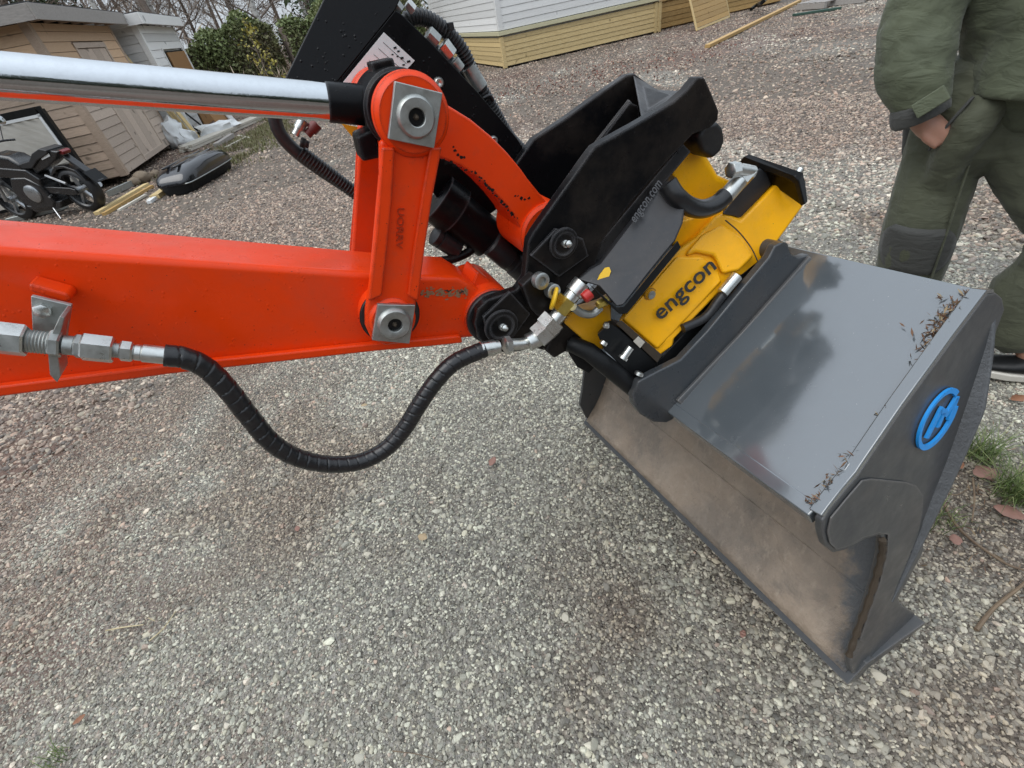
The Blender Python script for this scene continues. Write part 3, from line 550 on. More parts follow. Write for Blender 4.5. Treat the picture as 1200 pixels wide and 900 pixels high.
MB().prism(rb, [p+np.array([0, .012, 0]) for p in rb]).build('rib', BLACK, nbk, .002)
def nip(c, mat, parent, s=1., d=(.15, -1, .25)):
    d = np.array(d)/np.linalg.norm(d)
    MB().lathe(c, d, [(0, .0062*s), (.005*s, .0062*s), (.0055*s, .0042*s), (.010*s, .0042*s), (.0105*s, .0055*s), (.014*s, .0058*s), (.016*s, .0035*s), (.0165*s, .0022*s), (.019*s, .0026*s), (.020*s, .0)], 12).build('grease_nipple', mat, parent)
for (c, r, sq) in ((hiP, 17, [(622, 300), (652, 268), (684, 280), (690, 300), (655, 325)]), (tipP, 19, [(598, 342), (622, 368), (600, 398), (572, 396), (566, 372)])):
    cx, cy = (660, 285) if r == 17 else (587, 382)
    plate('keeper_plate', sq, -.005, .002, BLACK, nbk, .0015)
    rr_ = r*S(cx, cy, -.008)
    pc = K(cx, cy, -.005)
    MB().lathe(pc, (0, -1, 0), [(0, rr_), (.004, rr_*.98), (.006, rr_*.8), (.006, rr_*.72), (.003, rr_*.66), (.003, 0)], 32).build('pin_head', BLACK, nbk)
    nip(pc+np.array([0, -.003, 0]), ZINC2, nbk)
# round shaft stub behind the bracket's upper corner
plate('end_cap', [(826, 146), (842, 141), (849, 150), (852, 165), (846, 178), (836, 188), (824, 180), (818, 162)], .024, .12, RUBBER, tilt, .010, seg=4)
#plate('rear_block', [(800, 172), (826, 152), (848, 165), (838, 190), (822, 205), (806, 192)], .03, .10, BLACK, tilt, .006, seg=3)
# side lug carrying the couplings
plate('coupling_lug', [(612, 335), (626, 322), (668, 350), (690, 372), (684, 400), (650, 420), (640, 412), (648, 388), (622, 362)], -.020, .000, BLACK, tilt, .003)
# motor cover
cov = solid('motor_cover', [(676, 328, .17), (690, 316, .17), (704, 309, .17), (770, 222, .19), (783, 217, .19), (797, 228, .19), (803, 240, .19), (800, 262, .19), (791, 283, .19), (764, 316, .19), (731, 358, .19), (722, 360, .19), (702, 336, .19)],
      [(676, 328, .05), (690, 300, .05), (704, 290, .05), (752, 226, .05), (776, 196, .05), (790, 205, .05), (800, 225, .05), (800, 245, .05), (791, 263, .05), (764, 296, .05), (731, 338, .05), (722, 340, .05), (702, 316, .05)], PLASTIC, tilt, .004, ang=30, lean=tc_)
solid('cover_skirt', [(690, 332, .192), (722, 360, .192), (731, 359, .192), (794, 282, .192), (798, 290, .192), (735, 367, .192), (726, 368, .192), (700, 344, .192)], [(690, 332, .10), (722, 360, .10), (731, 359, .10), (794, 282, .10), (798, 290, .10), (735, 367, .10), (726, 368, .10), (700, 344, .10)], DARKG, cov, .0015)
text('cover_lettering', 'engcon.com', Bm(*tc_(744, 262, .190)), Bm(*tc_(776, 216, .191))-Bm(*tc_(744, 262, .190)), Bm(*tc_(737, 254, .190))-Bm(*tc_(744, 262, .190)), PLASTIC, cov, .0008, .01)
stk = [Bm(*tc_(x, y, .1855)) for x, y in ((699, 331), (703, 322), (709, 314), (714, 313), (716, 318), (713, 326), (706, 330))]
MB().prism(stk, [p+BAm*.001 for p in stk]).build('sticker', YCAP, cov)
# yellow rotor housing
yh = solid('rotor_housing', [(724, 377, .165), (743, 352, .17), (795, 292, .17), (816, 278, .17), (838, 254, .17), (848, 250, .17), (868, 258, .175), (895, 231, .175), (921, 203, .17), (932, 204, .17), (938, 216, .17), (944, 238, .165), (910, 285, .16), (890, 308, .16), (869, 324, .16), (857, 323, .165), (853, 333, .165), (790, 397, .165), (789, 405, .16), (772, 418, .155), (750, 404, .16)],
      [(735, 355, .02), (752, 332, .02), (795, 280, .02), (812, 266, .02), (830, 248, .02), (844, 240, .02), (856, 240, .02), (880, 215, .02), (900, 195, .02), (912, 197, .02), (918, 205, .02), (920, 225, .02), (890, 268, .02), (870, 290, .02), (852, 306, .02), (842, 308, .02), (836, 318, .02), (780, 375, .02), (778, 380, .02), (765, 392, .02), (748, 380, .02)], YELLOW, tilt, .007, seg=4, lean=tw)
solid('housing_boss', [(800, 300, .176), (822, 274, .176), (846, 262, .176), (870, 276, .178), (884, 300, .176), (866, 318, .174), (846, 322, .174), (836, 300, .176), (815, 296, .176)], [(806, 304, .11), (824, 282, .11), (846, 270, .11), (866, 282, .11), (878, 300, .11), (862, 312, .11), (846, 316, .11), (836, 304, .11), (818, 300, .11)], YELLOW, yh, .007, seg=4, lean=tw)
solid('text_pad', [(728, 374, .172), (792, 300, .174), (822, 300, .176), (842, 318, .174), (846, 330, .17), (788, 392, .168), (770, 410, .164)], [(732, 374, .11), (792, 304, .11), (818, 304, .11), (838, 318, .11), (842, 330, .11), (788, 388, .11), (770, 404, .11)], YELLOW, yh, .006, seg=4, lean=tw)
sm_ = MB(); sm_.tube(spline([Bm(*tw(850, 258, .179)), Bm(*tw(866, 272, .182)), Bm(*tw(880, 290, .182)), Bm(*tw(888, 306, .178))], 6), .0012, 6); sm_.build('casting_seam', MUD, yh)
text('brand_lettering', 'engcon', Bm(*tw(774, 376, .1765)), Bm(*tw(840, 314, .1785))-Bm(*tw(774, 376, .1765)), (Bm(*tw(761, 360, .1775))-Bm(*tw(774, 376, .1765)))*.86, RUBBER, yh, .0008, .012, space=1.02)
MB().lathe(Bm(*tw(762, 345, .172)), -BAm, [(-.01, .013), (.001, .013), (.001, .011), (.004, .0095), (.004, .005), (.001, .004), (.001, 0)], 24).build('filler_plug', YELLOW, yh)
MB().lathe(Bm(*tw(762, 345, .172)), -BAm, [(.0012, .0085), (.0055, .0078), (.0055, .0035), (.003, 0)], 20).build('plug_nut', ZINC, yh)
# rear casting behind the bracket
rc = solid('rear_casting', [(783, 196, .06), (800, 164, .06), (815, 165, .06), (832, 189, .06), (842, 206, .06), (858, 213, .06), (866, 228, .06), (850, 250, .06), (824, 256, .06), (804, 244, .06), (790, 222, .06)],
      [(775, 190, -.06), (790, 165, -.06), (806, 168, -.06), (822, 186, -.06), (828, 198, -.06), (838, 204, -.06), (846, 214, -.06), (834, 232, -.06), (810, 236, -.06), (796, 226, -.06), (785, 210, -.06)], YELLOW, tilt, .012, seg=4)
solid('casting_foot', [(790, 262, .10), (824, 250, .10), (846, 248, .10), (836, 266, .10), (806, 290, .10), (786, 290, .10)], [(790, 250, .0), (824, 240, .0), (840, 240, .0), (830, 256, .0), (806, 276, .0), (786, 276, .0)], YELLOW, rc, .006)
# end plate and inner block of the housing
ep = solid('end_plate', [(872, 183, .10), (878, 180, .10), (940, 203, .182), (944, 212, .182), (947, 236, .18), (943, 240, .18), (936, 212, .182), (930, 205, .182)], [(866, 190, .09), (874, 186, .09), (936, 208, .172), (938, 214, .172), (942, 238, .17), (938, 242, .17), (930, 216, .172), (924, 210, .172)], DARKG, tilt, .002)
solid('end_bar', [(872, 183, .10), (884, 184, .10), (936, 204, .178), (930, 212, .178), (905, 205, .14), (874, 196, .10)], [(868, 186, .03), (880, 184, .03), (920, 196, .08), (918, 206, .08), (900, 204, .06), (870, 198, .03)], DARKG, ep, .002)
MB().lathe(Bm(936, 202, .16), np.array([.6, 0, .8]), [(0, .006), (.007, .006), (.008, .004), (.008, 0)], 12).build('bolt', ZINC2, ep)
ib = solid('inner_block', [(846, 251, .13), (880, 205, .13), (890, 197, .13), (912, 207, .13), (868, 258, .13), (862, 254, .13)], [(846, 245, .04), (880, 199, .04), (890, 191, .04), (908, 200, .04), (868, 248, .04), (862, 246, .04)], PLASTIC, tilt, .003)
# hydraulic hose with swivel fitting at the rear
hs_ = MB().tube(spline([Bm(782, 215, .14), Bm(792, 230, .15), (Bm(806, 241, .15)), Bm(822, 245, .15), Bm(838, 240, .15), Bm(850, 230, .15)], 8), [9.5*S(820, 240, .15, B)]*41, 18).build('rotor_hose', HOSE, tilt)
def sw(p, q, w0, r, nn, m2, nm, parent):
    a, b_2 = Bm(p[0], p[1], w0), Bm(q[0], q[1], w0); L = np.linalg.norm(b_2-a); r *= S(p[0], p[1], w0, B)
    return MB().lathe(a, b_2-a, [(0, r*.86), (.0012, r), (L-.0012, r), (L, r*.86)], nn).build(nm, m2, parent)
sw((844, 238), (870, 208), .15, 8.2, 22, ZINC2, 'ferrule', hs_); sw((866, 212), (878, 199), .15, 9.5, 6, ZINC2, 'hex_nut', hs_)
sw((858, 198), (882, 202), .155, 6.5, 20, ZINC2, 'banjo_fitting', hs_); sw((855, 200), (864, 198), .156, 8, 6, ZINC2, 'hex_nut', hs_)
# couplings at the lug (machine frame, near side)
def cpl(p, q, w0, r, nn, m2, nm, parent=tilt):
    a, b_2 = K(p[0], p[1], w0), K(q[0], q[1], w0); L = np.linalg.norm(b_2-a); r *= S(p[0], p[1], w0)
    return MB().lathe(a, b_2-a, [(0, r*.86), (.0012, r), (L-.0012, r), (L, r*.86)], nn, .25).build(nm, m2, parent)
c1 = cpl((629, 396), (648, 379), -.040, 13, 6, ZINC2, 'hex_fitting'); cpl((640, 385), (650, 374), -.040, 14, 6, ZINC2, 'hex_nut', c1)
cpl((648, 377), (658, 365), -.040, 8, 20, ZINC2, 'collar', c1); c2 = cpl((654, 365), (666, 350), -.040, 11, 6, BRASS, 'hex_nut', c1)
cpl((666, 352), (676, 339), -.040, 8, 20, ZINC2, 'collar', c1); cpl((672, 344), (683, 331), -.040, 10, 24, ZINC2, 'ferrule', c1)
cpl((618, 402), (634, 394), -.040, 9, 20, ZINC2, 'collar', c1)
yc = MB(); cpy = K(650, 350, -.046)
yc.lathe(cpy, (.75, -.5, -.35), [(-.004, .017), (-.003, .019), (.0, .019), (.002, .017)], 28); yc.build('dust_cap', YCAP, c1)
for (x, y, r) in ((631, 328, 9), (645, 340, 8)):
    r *= S(x, y, -.03); MB().lathe(K(x, y, -.02), (.1, -1, .15), [(0, r), (.012, r), (.013, r*.9), (.013, r*.55), (.008, r*.5), (.008, 0)], 20).build('socket_screw', ZINC, tilt)
cpl((684, 350), (692, 343), -.075, 6, 14, REDC, 'red_cap'); cpl((700, 358), (712, 352), -.07, 4.5, 6, BRASS, 'hex_plug')
MB().tube(spline([K(672, 360, -.06), K(682, 367, -.06), K(694, 368, -.06), K(704, 360, -.06)], 5), 4*S(690, 365, -.06), 10).build('steel_pipe', ZINC, tilt)
# lower yellow lug, clamp blocks and lock bar
yl = solid('lower_lug', [(660, 378, .13), (668, 366, .13), (700, 362, .13), (716, 352, .13), (716, 392, .13), (706, 402, .13), (708, 410, .13), (686, 408, .13), (680, 396, .13)], [(660, 372, .06), (668, 360, .06), (700, 350, .06), (716, 340, .06), (716, 380, .06), (706, 392, .06), (706, 398, .06), (686, 396, .06), (680, 386, .06)], YELLOW, tilt, .004)
cb_ = solid('clamp_block', [(700, 392, .172), (714, 378, .172), (724, 384, .172), (770, 424, .165), (772, 434, .165), (748, 448, .165), (708, 410, .17)], [(700, 386, .08), (714, 372, .08), (724, 376, .08), (770, 412, .08), (772, 420, .08), (748, 434, .08), (708, 402, .08)], DARKG, tilt, .002)
solid('wear_strip', [(722, 379, .176), (728, 375, .176), (776, 416, .17), (770, 425, .17)], [(722, 379, .15), (728, 375, .15), (776, 416, .15), (770, 425, .15)], MUD, cb_, .001)
solid('strip_tag', [(742, 400, .179), (748, 394, .179), (756, 401, .179), (750, 408, .179)], [(742, 400, .172), (748, 394, .172), (756, 401, .172), (750, 408, .172)], PALE, cb_, .0008)
for (x, y, dx, dy, r) in ((706, 404, 2, -3, 4), (729, 421, 10, -14, 5), (748, 440, 2, -4, 4.5), (710, 384, 1, -6, 3.5)):
    a, b_2 = Bm(x, y, .185), Bm(x+dx, y+dy, .185); r *= S(x, y, .185, B); L = np.linalg.norm(b_2-a)
    MB().lathe(a, b_2-a, [(0, r*.85), (.001, r), (.006, r), (.0062, r*.75), (max(L, .007), r*.75)], 14).build('clamp_screw', ZINC2, cb_)
lbp = [Bm(668, 402, .12), Bm(690, 412, .15), Bm(715, 432, .165), Bm(742, 455, .165)]
MB().tube(lbp, [.016, .017, .018, .017], 20).build('lock_bar', DARKG, tilt)
solid('hitch_claw', [(664, 398, .13), (676, 400, .13), (694, 414, .13), (700, 428, .13), (690, 438, .13), (676, 430, .13), (666, 414, .13)], [(664, 394, .03), (676, 394, .03), (694, 404, .03), (700, 418, .03), (690, 428, .03), (676, 422, .03), (666, 408, .03)], DARKG, tilt, .003)
# dark hitch frame under the housing
hf = solid('hitch_frame', [(748, 446, .160), (770, 424, .160), (800, 392, .160), (856, 332, .160), (894, 300, .160), (912, 284, .160), (920, 287, .160), (880, 350, .160), (800, 425, .160), (766, 452, .160)], [(740, 436, -.16), (762, 416, -.16), (800, 372, -.16), (850, 312, -.16), (884, 282, -.16), (902, 268, -.16), (908, 272, -.16), (868, 330, -.16), (790, 405, -.16), (756, 440, -.16)], DARKG, tilt, .004)
MB().tube(spline([Bm(800, 385, .168), Bm(826, 372, .172), Bm(842, 352, .175), Bm(850, 342, .175)], 6), 4.5*S(830, 360, .17, B), 12).build('tilt_hose', RUBBER, hf)
sw((846, 344), (864, 323), .178, 5.5, 18, ZINC2, 'ferrule', hf)

# ================================================================== BUCKET (bucket frame: x forward, y away, z up)
bucket = empty('grading_bucket', BUCK)
tag(bucket, 'wet grey grading bucket with blue logo and rusty brown inside, resting on gravel', 'bucket')
WE, WL, WB = .5655, .523, .473
SLP, SBK = (-.173, .618), (.167, .836)                # lip and rear edge of the top plate (x, z)
_e = np.array([0, -WE, 0]); _l = np.array([SLP[0], -WL, SLP[1]]); _b = np.array([SBK[0], -WB, SBK[1]])
SN = np.cross(_l-_e, _b-_e); SN /= np.linalg.norm(SN)
if SN[1] > 0: SN = -SN                                 # outwards, near side
def onside(x, y, off=0.):
    d = ray(x, y); ax = (MD, BA, BN); dl = np.array([d@a for a in ax]); ol = np.array([(CAM-CB)@a for a in ax])
    return ol + dl*(((_e+SN*off-ol)@SN)/(dl@SN))
# top plate
def strip(p, q, wp, wq, z0, inset=0.012):
    return [np.array([p[0], -wp+inset, p[1]]), np.array([p[0], wp-inset, p[1]]), np.array([q[0], wq-inset, q[1]]), np.array([q[0], -wq+inset, q[1]])]
a = strip(SLP, SBK, WL, WB, 0); nrm = np.cross(a[1]-a[0], a[3]-a[0]); nrm /= np.linalg.norm(nrm)
if nrm[2] < 0: nrm = -nrm
nseg = 10; top = MB(); vv = []; fc = []
for i in range(nseg+1):
    for j in range(2):
        p = a[0]*(1-i/nseg)+a[3]*(i/nseg) if j == 0 else a[1]*(1-i/nseg)+a[2]*(i/nseg)
        vv.append(p)
top.prism(a, [p-nrm*.012 for p in a]); tpl = top.build('top_plate', GREY, bucket, .0025)
# stiffened lip bar
lb_ = [np.array([SLP[0]-.012, s*(WL-.014), SLP[1]-.006]) for s in (-1, 1)]
MB().prism([lb_[0], lb_[1], lb_[1]+np.array([.020, 0, .0130]), lb_[0]+np.array([.020, 0, .0130])], [p+np.array([.014, 0, -.028]) for p in (lb_[0], lb_[1], lb_[1]+np.array([.020, 0, .013]), lb_[0]+np.array([.020, 0, .013]))]).build('lip_bar', GREY, bucket, .003)
# shell: cutting edge, floor, back
shp = [(0, -.004), (.055, .075), (.095, .16), (.128, .27), (.158, .39), (.182, .50), (.200, .62), (.212, .72), (.208, .79), (.185, .825), (SBK[0]-.004, SBK[1]-.010)]
def halfw(z): return np.interp(z, [0, .62, .84], [WE, WL+.004, WB])-.014
ins = MB(); r1 = []; r2 = []
shs = resample(spline([(p[0], 0, p[1]) for p in shp], 4), .02)
for s in (-1, 1):
    pass
rows = [[np.array([p[0], t*halfw(p[2]), p[2]]) for t in np.linspace(-1, 1, 13)] for p in shs]
ins.loft(rows, caps=False, closed=False); shell = ins.build('shell', DIRT, bucket, 0, ang=50)
sol = shell.modifiers.new('solid', 'SOLIDIFY'); sol.thickness = .010; sol.offset = -1
# weld seam across the inside and cutting edge bar
MB().tube([np.array([.0842+.0006*math.sin(t*40), t*(halfw(.16)-.004), .16]) for t in np.linspace(-1, 1, 60)], [.0030*(1+.2*math.sin(k*2.1)) for k in range(60)], 8).build('weld_seam', DIRT, shell)
ce = [(-.016, -.016), (.030, .034), (.052, .030), (.060, .010), (.02, -.034)]
MB().prism([np.array([x, -WE-.002, z]) for x, z in ce], [np.array([x, WE+.002, z]) for x, z in ce]).build('cutting_edge', GREY_D, bucket, .002)
sole = [(.0, -.020), (.225, .002), (.225, .016), (.06, .02)]
MB().prism([np.array([x, -WE+.0, z]) for x, z in sole], [np.array([x, WE, z]) for x, z in sole]).build('sole_plate', GREY_D, bucket, .002)
# side plates
so_px = [(964, 611), (972, 598), (990, 576), (1006, 557), (1060, 477), (1120, 395), (1157, 345), (1168, 343), (1175, 349), (1178, 362), (1167, 391), (1137, 475), (1109, 544), (1091, 588), (1082, 612), (1083, 645), (1071, 668), (1053, 700), (1056, 709), (1073, 719), (1040, 755), (1008, 787), (999, 790), (996, 772), (1006, 745), (1017, 712), (1027, 680), (1034, 650), (1035, 634), (1030, 628), (1015, 632), (990, 645), (977, 648), (968, 640), (964, 625)]
sp_ = [onside(*p) for p in so_px]
sidep = MB().prism(sp_, [p-SN*.013 for p in sp_]).build('side_plate', GREY_D, bucket, .003); sidep['label'] = 'grey side plate with blue ring logo'
MR = np.array([1, -1, 1])
sp2 = [p*MR for p in sp_]; SN2 = SN*MR
MB().prism(sp2, [p-SN2*.013 for p in sp2]).build('side_plate', GREY_D, bucket, .003)
# mud caught along the front edge of the side plate, welded cheek plate
MB().tube(spline([onside(*p, .002) for p in ((1034, 632), (1034, 648), (1027, 676), (1016, 710), (1004, 742), (995, 768))], 5), [.0058*(1+.28*math.sin(k*2.3)) for k in range(26)], 8).build('mud_strip', MUD, sidep)
ck = [onside(*p, .0005) for p in ((1009, 562), (1020, 560), (1060, 564), (1072, 568), (1080, 580), (1079, 600), (1074, 625), (1058, 665), (1035, 715), (1012, 752), (1006, 750), (1018, 714), (1030, 680), (1038, 646), (1039, 626), (1028, 624), (1010, 629), (990, 640), (978, 643), (971, 636), (968, 622), (972, 606), (990, 584))]
MB().prism(ck, [p+SN*.0028 for p in ck]).build('cheek_plate', GREY_D, sidep, .0012)
rim = [onside(*p) for p in ((965, 606), (973, 595), (990, 573), (1006, 554), (1012, 545), (1060, 475), (1120, 392), (1158, 342), (1167, 341))]
MB().loft([[p-SN*.020+np.array([-.004, 0, .004]), p-SN*.001+np.array([-.004, 0, .004]), p-SN*.001+np.array([.004, 0, -.005]), p-SN*.020+np.array([.004, 0, -.005])] for p in rim]).build('top_rim', GREY, sidep, .002)  # plate's upward edge, its lighter grey stands in for light from above
# blue logo: open ring with an arrow-like mark
def lg(x, y): return onside(x, y, .0015)
c_ = lg(1097.5, 491); ra = (lg(1117, 455)-lg(1078, 527))/2; rad = np.linalg.norm(ra); e1 = ra/rad; e2 = np.cross(SN, e1)
if (lg(1113, 494)-c_)@e2 < 0: e2 = -e2
rg = MB(); ro = []; th_ = np.linspace(math.radians(-18), math.radians(-18+322), 44)
def P2(u, v, h=0.): return c_+e1*u*rad+e2*v*rad+SN*h
for t in th_:
    c2, s2 = math.cos(t), math.sin(t); wd = .17-.05*math.sin(t)
    ro.append([P2(c2, -s2), P2(c2*(1-wd), -s2*(1-wd)), P2(c2*(1-wd), -s2*(1-wd), .004), P2(c2, -s2, .004)])
rg.loft(ro); logo = rg.build('logo_ring', BLUE, sidep, 0, ang=30)
def bar(pts, wd=.09):
    m2 = MB(); P = [P2(*p) for p in pts]; d = P[1]-P[0]; nn = np.cross(SN, d); nn /= np.linalg.norm(nn)
    q = [P[0]-nn*wd*rad, P[0]+nn*wd*rad, P[1]+nn*wd*rad, P[1]-nn*wd*rad]; m2.prism(q, [x+SN*.004 for x in q]); return m2
for pts_ in (((-.62, -.12), (.30, -.20)), ((.30, -.28), (.22, .42)), ((.20, .36), (.78, .44)), ((.24, .10), (-.22, .22)), ((.80, .46), (.10, .72))):
    bar(pts_).build('logo_stroke', BLUE, logo)
# hitch ears on the top plate
def ear(w, near):
    px = [(742, 464), (749, 447), (768, 437), (798, 422), (830, 388), (868, 342), (902, 302), (909, 288), (917, 284), (924, 288), (929, 299), (936, 302), (949, 298), (950, 305), (870, 392), (794, 473), (795, 489), (781, 496), (766, 495), (751, 486), (743, 475)]
    a = [B(x, y, .195) for x, y in px]; a = [np.array([p[0], -w, p[2]]) for p in a]
    o = MB().prism(a, [p+np.array([0, .018, 0]) for p in a]).build('hitch_ear', DGREY, bucket, .004, seg=3)
    s = -1 if near else 1; y = -w if near else -w+.018
    base = [np.array([B(x, yy, .195)[0], y, B(x, yy, .195)[2]]) for x, yy in ((794, 471), (870, 391), (948, 303))]
    q_ = np.array([0, s*.009, 0]); up2 = np.array([-.54, 0, .84]); MB().loft([[p-q_*.3-up2*.012, p+q_*1.5-up2*.012, p+q_*1.5-up2*.004, p+q_*.6+up2*.009, p-q_*.3+up2*.009] for p in base]).build('weld_strip', GREY_D, o, .002)
    return o
ear(.195, True); ear(-.177, False)
for (x, y) in ((766, 470), (918, 296)):
    p = B(x, y, .195); MB().lathe((p[0], -.19, p[2]), (0, 1, 0), [(0, .018), (.37, .018)], 24).build('hitch_pin', DGREY, bucket)
# small dirty crumbs stuck to the top plate are leaf litter below

# ================================================================== BUILDINGS AND YARD
UPZ = np.array([0, 0, 1.])
def V3(x, y, z=0.): return np.array([x, y, z], float)
def obox(mb, o, a, b, c):            # box from corner o with edge vectors a, b, c
    o = np.array(o); a = np.array(a); b = np.array(b); c = np.array(c)
    return mb.add([o, o+a, o+a+b, o+b, o+c, o+a+c, o+a+b+c, o+b+c], [(0, 3, 2, 1), (4, 5, 6, 7), (0, 1, 5, 4), (1, 2, 6, 5), (2, 3, 7, 6), (3, 0, 4, 7)])
def wall_boards(parent, o, d, out, length, z0, z1, bh, mat, th=.022, gaps=(), name='board', lap=.010):
    """horizontal boards on a wall from o along d, face towards out; each board its own piece"""
    z = z0; k = 0; rnd = random.Random(int(abs(o[0]*91+o[1]*37+z0*13)))
    while z < z1-.02:
        h = min(bh, z1-z); segs = [(0, length)]
        for g0, g1, gz0, gz1 in gaps:
            if z+h*.5 > gz0 and z+h*.5 < gz1: segs = [s for a, b in segs for s in ((a, min(b, g0)), (max(a, g1), b)) if s[1]-s[0] > .03]
        for a, b in segs:
            p = o+d*a+UPZ*z; j = rnd.uniform(0, .003)
            v = [p, p+d*(b-a), p+d*(b-a)+UPZ*(h-.006), p+UPZ*(h-.006)]
            f1 = [v[0]+out*(th+lap+j), v[1]+out*(th+lap+j), v[2]+out*(th+j), v[3]+out*(th+j)]
            m_obj = MB().prism(v, f1).build(name, mat if not callable(mat) else mat(z), parent, smooth=False)
        z += h
    return
def pieces(parent, name, mat, items, bevel=.004):
    for it in items: obox(MB(), *it).build(name, mat, parent, bevel)

# ---- white house with pine skirting
hd = V3(.977, .212); ho = V3(.212, -.977); hl = V3(-.212, .977); HP = G(592, 80)*np.array([1, 1, 0]); HL = 4.72
house = empty('white_house', loc=tuple(HP)); tag(house, 'white board-clad house on a pine skirting with cream ledge', 'house')
Z0 = np.zeros(3)
core = MB(); obox(core, hd*.05+hl*.05+UPZ*.02, hd*(HL-.1), hl*8, UPZ*3.3); core.build('core_wall', WSIDE, house)
wall_boards(house, hd*.05, hd, ho, HL-.1, .04, .66, .105, PINE_Y); wall_boards(house, hl*.05+Z0, hl, -hd, 7.9, .04, .66, .105, PINE_Y)
wall_boards(house, hd*.06+UPZ*0, hd, ho, HL-.12, .80, 3.3, .148, WSIDE); wall_boards(house, hl*.06, hl, -hd, 7.9, .80, 3.3, .148, WSIDE)
pieces(house, 'corner_post', PINE_Y, [(-hd*.04-hl*.04, hd*.10, hl*.10, UPZ*.67), (hd*(HL-.10)-hl*.045, hd*.09, hl*.1, UPZ*.67), (hd*(HL-.22)-hl*.042, hd*.08, hl*.1, UPZ*.67)])
pieces(house, 'corner_board', WSIDE, [(-hd*.045-hl*.045+UPZ*.80, hd*.13, hl*.13, UPZ*2.5), (hd*(HL-.12)-hl*.04+UPZ*.80, hd*.12, hl*.1, UPZ*2.5)])
pieces(house, 'ledge', CREAM, [(-hd*.075-hl*.075+UPZ*.70, hd*(HL+.12), hl*.11, UPZ*.085), (-hd*.075+hl*.04+UPZ*.70, hd*.11, hl*7.9, UPZ*.085)])
pieces(house, 'roof', FELT, [(-hd*.4-hl*.4+UPZ*3.32, hd*(HL+.8), hl*8.8, UPZ*.18)])
# lower porch skirting to the right, set back
porch = empty('porch_base', loc=tuple(HP+hd*HL)); tag(porch, 'brown pine porch skirting right of the white house', 'porch')
obox(MB(), hl*.45, hd*4.5, hl*3, UPZ*.62).build('core_wall', BROWNW, porch)
wall_boards(porch, hl*.42, hd, ho, 4.5, .03, .62, .118, PINE); pieces(porch, 'deck_edge', PINE, [(hl*.36+UPZ*.63, hd*4.5, hl*3, UPZ*.04)])
# leaning panel
pa, pb_ = G(817, 36)*np.array([1, 1, 0]), G(856, 20)*np.array([1, 1, 0]); pd = (pb_-pa); PL = np.linalg.norm(pd); pd /= PL; pu = np.array([-pd[1]*.35, pd[0]*.35, .93]); pn_ = np.cross(pd, pu)
lean = empty('garden_screen', loc=tuple(pa)); tag(lean, 'pale wooden slatted panel leaning against the porch skirting', 'panel')
for k in range(9): obox(MB(), pd*.05+pu*(.06+.115*k), pd*(PL-.1), pu*.105, pn_*-.016).build('slat', PINE, lean, .002)
pieces(lean, 'frame_rail', PINE_Y, [(Z0, pd*.05, pu*1.15, pn_*-.035), (pd*(PL-.05), pd*.05, pu*1.15, pn_*-.035), (pd*.051, pd*(PL-.102), pu*.05, pn_*-.035)])
# long timber on the gravel
ta, tb = G(832, 56), G(948, -2); td = tb-ta; td /= np.linalg.norm(td); tn = np.array([-td[1], td[0], 0])
obox(MB(), ta+UPZ*.0, td*6.9, tn*.11, UPZ*.06).build('long_timber', PINE, None, .004); tag(bpy.data.objects['long_timber'], 'long pine timber lying on the reddish gravel before the porch', 'timber')
# odds and ends at the yard's far edge
gb = MB(); p0_, p1_ = G(932, 19), G(986, 11); gd_ = p1_-p0_; obox(gb, p0_, gd_, np.array([-.02, .10, 0]), UPZ*.05); tag(gb.build('green_rail', paint('green_rail', (.04, .085, .065), .5, None, 0, .3, 0), None, .008), 'dark green rail lying on the gravel by the stacked pallets', 'rail')
bb = MB().tube(spline([G(880, 11, .04), G(888, 5, .12), G(893, 3, .30), G(900, -4, .35)], 4), .045, 8); tag(bb.build('bent_pipe', DARKG, None), 'bent black pipe at the end of the porch skirting', 'pipe')
for i, (x, y, lbl) in enumerate(((965, 10, 'dark weathered pallet, left of the two at the yard edge'), (1012, 3, 'dark weathered pallet beside the man, right of the two'))):
    c = G(x, y)*np.array([1, 1, 0]); pe = empty('pallet', loc=tuple(c), rz=.25+.3*i); tag(pe, lbl, 'pallet', 'pallets at the yard edge')
    for k in range(5): obox(MB(), V3(0, .17*k, .11), V3(1.1, 0), V3(0, .12), UPZ*.022).build('slat', GREYW, pe, .003)
    for k in range(3): obox(MB(), V3(.5*k, 0, .0), V3(.09, 0), V3(0, .8), UPZ*.108).build('bearer', GREYW, pe, .003)

